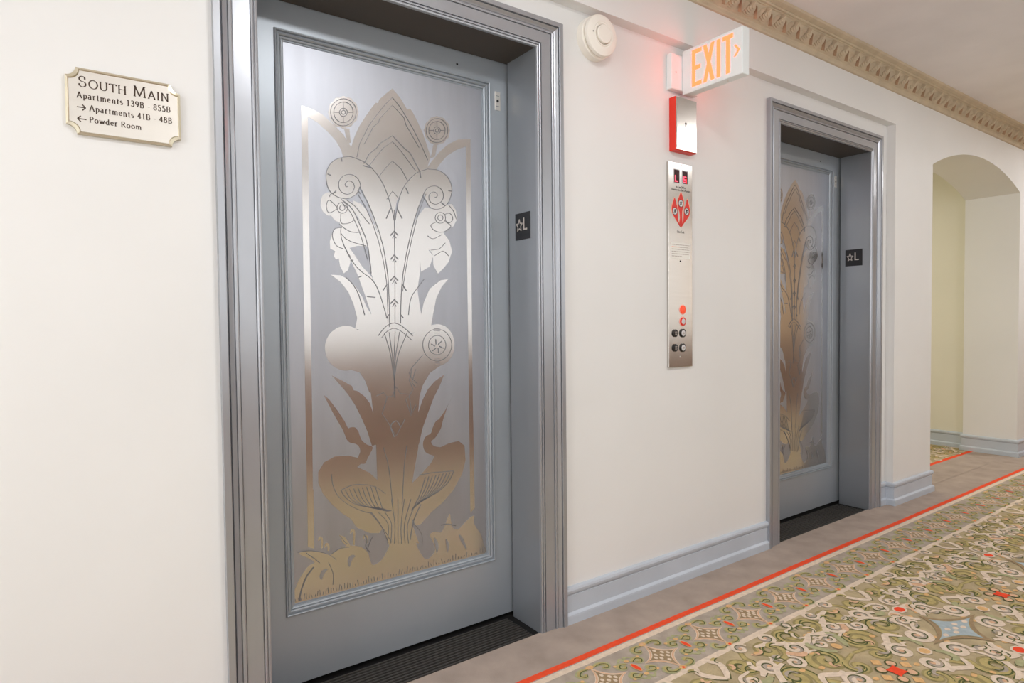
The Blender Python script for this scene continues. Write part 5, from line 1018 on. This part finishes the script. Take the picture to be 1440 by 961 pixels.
# ------------------------------------------------------------------ exit sign, standing out from the wall
EX = 1.7215
root = tag(empty('exit_sign', (1.745, WY, 2.20)), 'white exit sign with glowing orange letters standing out from the wall', 'exit sign')
b = MB(); b.box(EX, EX + .046, -.3165, -.0245, 2.1045, 2.2885, 'plastic_white'); hs = b.build('housing', bevel=.004)
b = MB(); b.box(1.654, 1.832, -.0245, WY + .001, 2.1220, 2.2720, 'plastic_white'); cn = b.build('canopy', bevel=.006)
b = MB(); b.lathe([(.0032, .0), (.0032, .0012), (.0001, .0014)], (1.682, -.0245, 2.194), ax_wall, 'plastic_grey', 10); cs = b.build('screw')
exfr = lambda a, z, d: (EX - d, -a, z)
b = MB(); B0, B1, SW = .0012, -.0005, .0165
zb, zt = 2.1235, 2.2735
def exbox(a0, a1, z0, z1): b.prism([(a0, z0), (a1, z0), (a1, z1), (a0, z1)], exfr, B0, B1, 'exit_glow')
exbox(.0770, .0925, zb, zt); exbox(.0925, .1250, zt - SW, zt); exbox(.0925, .1190, 2.190, 2.190 + SW); exbox(.0925, .1250, zb, zb + SW)
for q in ([(.1330, zb), (.1500, zb), (.1880, zt), (.1710, zt)], [(.1710, zb), (.1880, zb), (.1500, zt), (.1330, zt)]):
    b.prism(q, exfr, B0 + (.0001 if q[0][0] > .15 else 0), B1, 'exit_glow')
exbox(.1985, .2155, zb, zt); exbox(.2265, .2745, zt - SW, zt); exbox(.2430, .2595, zb, zt - SW)
b.prism([(.2790, 2.2230), (.2880, 2.2230), (.3060, 2.2010), (.2880, 2.1790), (.2790, 2.1790), (.2960, 2.2010)], exfr, B0, B1, 'exit_glow')
nv = len(b.v); nf = len(b.f)
b.add([(2 * EX + .046 - x, y, z) for x, y, z in b.v], [tuple(f) for f in b.f], 'exit_glow')
lt = b.build('lettering'); lt['label'] = 'glowing orange EXIT letters and chevron'
scs = []
for yy in (-.115, -.235):
    b = MB(); b.lathe([(.003, 0), (.003, .0016), (.0001, .0018)], (EX + .023, yy, 2.1045), lambda c_, u, v, d: (c_[0] + u, c_[1] + v, c_[2] - d), 'nickel', 10); scs.append(b.build('screw'))
adopt(root, hs, cn, lt, *scs); adopt(cn, cs)
# ------------------------------------------------------------------ red fire service box
root = tag(empty('key_switch_box', (1.740, WY, 1.8675)), 'red metal box with a brushed keyhole front below the exit sign', 'switch box')
b = MB(); b.box(1.6715, 1.8110, -.0300, WY + .001, 1.8675, 2.0930, 'red_paint'); bx = b.build('box', bevel=.003)
b = MB(); b.box(1.6750, 1.8050, -.0345, -.0295, 1.8705, 2.0905, 'steel_plate'); ft = b.build('front_cover', bevel=.0012); ft['label'] = 'brushed steel front cover with a keyhole'
b = MB()
b.lathe([(.0050, .0), (.0050, .0008), (.0001, .0009)], (1.7330, -.0345, 1.9850), ax_wall, 'dark_gap', 14); b.box(1.7308, 1.7352, -.0353, -.0345, 1.9710, 1.9850, 'dark_gap')
kh = b.build('keyhole'); adopt(root, bx, ft); adopt(ft, kh)

# ------------------------------------------------------------------ small text in the built-in font
def text_mesh(name, s, x, z, size, y, mname, align='CENTER', sx=1.0):
    cu = bpy.data.curves.new(name, 'FONT'); cu.body = s; cu.size = size; cu.align_x = align
    to = bpy.data.objects.new(name, cu); COL.objects.link(to)
    bpy.context.view_layer.update()
    me = bpy.data.meshes.new_from_object(to.evaluated_get(bpy.context.evaluated_depsgraph_get()))
    bpy.data.objects.remove(to); bpy.data.curves.remove(cu)
    mb = MB(); mb.add([(x + v.co.x * sx, y, z + v.co.y) for v in me.vertices], [tuple(p.vertices) for p in me.polygons], mname)
    bpy.data.meshes.remove(me)
    return mb
# ------------------------------------------------------------------ lift call station
KY = -.0075
root = tag(empty('call_panel', (1.733, WY, .944)), 'tall brushed steel call plate with floor displays and buttons between the elevators', 'call panel')
b = MB(); b.box(1.6535, 1.8085, KY, WY + .001, .9440, 1.8220, 'steel_plate'); pl = b.build('plate', bevel=.0012)
kids = [pl]
fr = wallfr(0)
def seg_display(x0, x1, z0, z1, ch):
    b = MB(); b.box(x0 - .004, x1 + .004, KY - .0006, KY + .001, z0 - .004, z1 + .004, 'pearl'); b.box(x0, x1, KY - .0012, KY, z0, z1, 'led_window')
    o = b.build('display')
    d = MB(); w0 = .0046; xa, xb = x0 + .007, x1 - .011; za, zm, zb_ = z0 + .006, z0 + .0175, z0 + .029
    S = {'L': [((xa, zb_), (xa, za)), ((xa, za), (xb, za))],
         '5': [((xb, zb_), (xa, zb_)), ((xa, zb_), (xa, zm)), ((xa, zm), (xb, zm)), ((xb, zm), (xb, za)), ((xb, za), (xa, za))]}[ch]
    for p, q in S:
        ex = w0 / 2
        if p[0] == q[0]: d.box(p[0] - ex, p[0] + ex, KY - .0018, KY - .0012, min(p[1], q[1]) - ex, max(p[1], q[1]) + ex, 'led_red')
        else: d.box(min(p[0], q[0]) - ex, max(p[0], q[0]) + ex, KY - .0018, KY - .0012, p[1] - ex, p[1] + ex, 'led_red')
    dg = d.build('digit'); adopt(o, dg); return o
kids += [seg_display(1.6885, 1.7215, 1.7365, 1.7915, 'L'), seg_display(1.7425, 1.7755, 1.7375, 1.7910, '5')]
for s_, x_, z_, h_, k_ in [('In Case Of Fire', 1.7325, 1.7150, .0140, .72), ('Elevators Are Out Of Service', 1.7340, 1.7030, .0128, .80), ('Use Exit', 1.7310, 1.5235, .0150, .95)]:
    kids.append(text_mesh('t', s_, x_, z_, h_, KY - .0004, 'print_black', sx=k_).build('printed_text', recalc=False))
b = MB()
fl = [[(1.733, 1.697), (1.744, 1.680), (1.751, 1.662), (1.749, 1.640), (1.741, 1.618), (1.740, 1.590), (1.742, 1.566), (1.734, 1.552), (1.722, 1.566), (1.726, 1.590), (1.722, 1.615), (1.713, 1.635), (1.712, 1.660), (1.722, 1.680)],
      [(1.692, 1.671), (1.701, 1.650), (1.709, 1.632), (1.711, 1.612), (1.712, 1.590), (1.717, 1.572), (1.730, 1.548), (1.712, 1.566), (1.692, 1.586), (1.677, 1.606), (1.673, 1.628), (1.681, 1.650)],
      [(1.774, 1.673), (1.784, 1.652), (1.791, 1.630), (1.788, 1.606), (1.771, 1.585), (1.750, 1.565), (1.735, 1.548), (1.745, 1.572), (1.749, 1.590), (1.751, 1.612), (1.755, 1.632), (1.764, 1.650)]]
for p in fl:
    cx_ = sum(a for a, _ in p) / len(p); cz_ = sum(z for _, z in p) / len(p)
    s_ = smooth(p, 3, True)
    b.prism([(cx_ + (a - cx_) * 1.14, cz_ + (z - cz_) * 1.05) for a, z in s_], fr, KY - .0004, KY, 'print_halo')
for p in fl: b.prism(smooth(p, 3, True), fr, KY - .0007, KY, 'print_red')
for cx_, cz_ in [(1.7315, 1.651), (1.6925, 1.614), (1.7695, 1.619)]:
    cc = (cx_, KY - .0006, cz_)
    b.lathe([(.0165, 0), (.0165, .0004), (.0001, .0005)], cc, ax_wall, 'print_black', 20)
    b.lathe([(.0140, .0003), (.0140, .0007), (.0001, .0008)], cc, ax_wall, 'pearl', 20)
    yy = KY - .0016
    b.box(cx_ - .003, cx_ + .003, yy, yy + .0004, cz_ + .003, cz_ + .0095, 'print_black')
    for q in ([(-.008, -.007), (0, .002), (.006, -.004)], [(-.007, .004), (0, .003), (.008, .005)], [(-.002, .003), (.001, -.004), (-.004, -.010)]):
        b.ribbon([(cx_ + a, cz_ + z) for a, z in q], .0032, fr, yy, None, 'print_black')
pic = b.build('fire_pictogram', recalc=False); pic['label'] = 'red flame pictogram'; kids.append(pic)
b = MB(); b.box(1.6670, 1.7920, KY - .0005, KY, 1.4130, 1.4800, 'notice_film')
random.seed(7)
for i in range(6):
    z = 1.4720 - i * .0098; x = 1.672
    while x < 1.785:
        l_ = random.uniform(.006, .02)
        if i == 5 and x > 1.74: break
        b.box(x, min(x + l_, 1.788), KY - .0008, KY - .0004, z - .0016, z + .0012, 'print_halo' if i == 1 and x < 1.72 else 'print_grey'); x += l_ + .003
kids.append(b.build('notice_label', recalc=False))
def button(x, z, r, ring, cap, halo=None, name='call_button', lab=None):
    cc = (x, KY, z); b = MB()
    if halo: b.lathe([(r * 1.22, 0), (r * 1.22, .0006), (r * .9, .0008)], cc, ax_wall, halo, 28)
    b.lathe([(r, 0), (r, .0045), (r * .86, .0058), (r * .68, .0050)], cc, ax_wall, ring, 28); o = b.build(name, smooth=True)
    d = MB(); d.lathe([(r * .68, .003), (r * .68, .0056), (r * .55, .0066), (.0001, .0070)], cc, ax_wall, cap, 28); k = d.build('button_cap', smooth=True)
    adopt(o, k)
    if lab: o['label'] = lab
    return o
kids += [button(1.7420, 1.1930, .0178, 'button_lit', 'button_lit', 'button_halo', 'key_switch', 'glowing orange red key switch'),
         button(1.7420, 1.1415, .0178, 'print_red', 'pearl', 'button_halo', 'key_switch', 'red ringed switch with a pale center'),
         button(1.7415, 1.0910, .0185, 'black_plastic', 'pearl', None, 'call_button', 'black ringed up button with a pale center'),
         button(1.7415, 1.0275, .0185, 'black_plastic', 'pearl', None, 'call_button', 'black ringed down button with a pale center'),
         button(1.6910, 1.0915, .0165, 'black_plastic', 'black_plastic', None, 'tactile_marker'),
         button(1.6910, 1.0285, .0165, 'black_plastic', 'black_plastic', None, 'tactile_marker')]
def little_arrow(x, z, up):
    s = 1 if up else -1; b = MB()
    b.prism([(x - .0055, z - s * .004), (x + .0055, z - s * .004), (x, z + s * .006)], fr, KY - .0078, KY - .0072, 'print_grey'); return b.build('arrow_mark')
for k_, up in ((5, True), (6, False)):
    pass
ups = [o for o in kids if o.name.startswith('call_button')]
adopt(ups[0], little_arrow(1.7415, 1.0910, True)); adopt(ups[1], little_arrow(1.7415, 1.0275, False))
tms = [o for o in kids if o.name.startswith('tactile_marker')]
for o, z in zip(tms, (1.0915, 1.0285)):
    b = MB()
    for i in range(3): b.box(1.684, 1.698 - .003 * (i % 2), KY - .0078, KY - .0070, z + .004 - i * .005, z + .0062 - i * .005, 'print_grey')
    adopt(o, b.build('raised_mark'))
for x, z in [(1.7335, 1.8135), (1.7285, 1.4025), (1.7260, .9885)]:
    b = MB(); b.lathe([(.0034, 0), (.0034, .001), (.0001, .0016)], (x, KY, z), ax_wall, 'dark_gap' if z > 1.2 else 'nickel', 12); kids.append(b.build('screw'))
adopt(root, *kids)

# ------------------------------------------------------------------ floor plates on the right-hand reveals
def level_plate(x, y0, y1, z0, z1, label):
    root = tag(empty('floor_plate', (x, (y0 + y1) / 2, z0)), label, 'floor sign', 'star and L floor plates')
    fr = lambda a, z, d: (x - d, y1 - a, z0 + z)         # a runs from the back edge towards the corridor
    W_, H_ = y1 - y0, z1 - z0
    b = MB(); b.prism([(0, 0), (W_, 0), (W_, H_), (0, H_)], fr, .0022, -.0005, 'sign_black'); pl = b.build('plate')
    b = MB()
    cx_, cz_ = W_ * .285, H_ * .53
    st = []
    for k in range(11):
        r = (.245 if k % 2 == 0 else .105) * H_; a = math.radians(90 + 36 * k); st.append((cx_ + r * .82 * math.cos(a), cz_ + r * math.sin(a)))
    for k in range(10): b.ribbon([st[k], st[k + 1]], .0034, fr, .0034, .0020, 'sign_silver')
    star = b.build('star', recalc=False)
    b = MB(); xl, zl = W_ * .56, H_ * .34
    b.prism([(xl, zl), (xl + W_ * .25, zl), (xl + W_ * .25, zl + .006), (xl + .006, zl + .006), (xl + .006, H_ * .80), (xl, H_ * .80)], fr, .0036, .0020, 'sign_silver')
    le = b.build('letter'); adopt(root, pl, star, le)
    return root
level_plate(OW + .0025, .045, .136, 1.4545, 1.5535, 'black floor plate with star and L on the nearer elevator frame')
level_plate(DX + OW + .0025, .048, .148, 1.4660, 1.5655, 'black floor plate with star and L on the farther elevator frame')
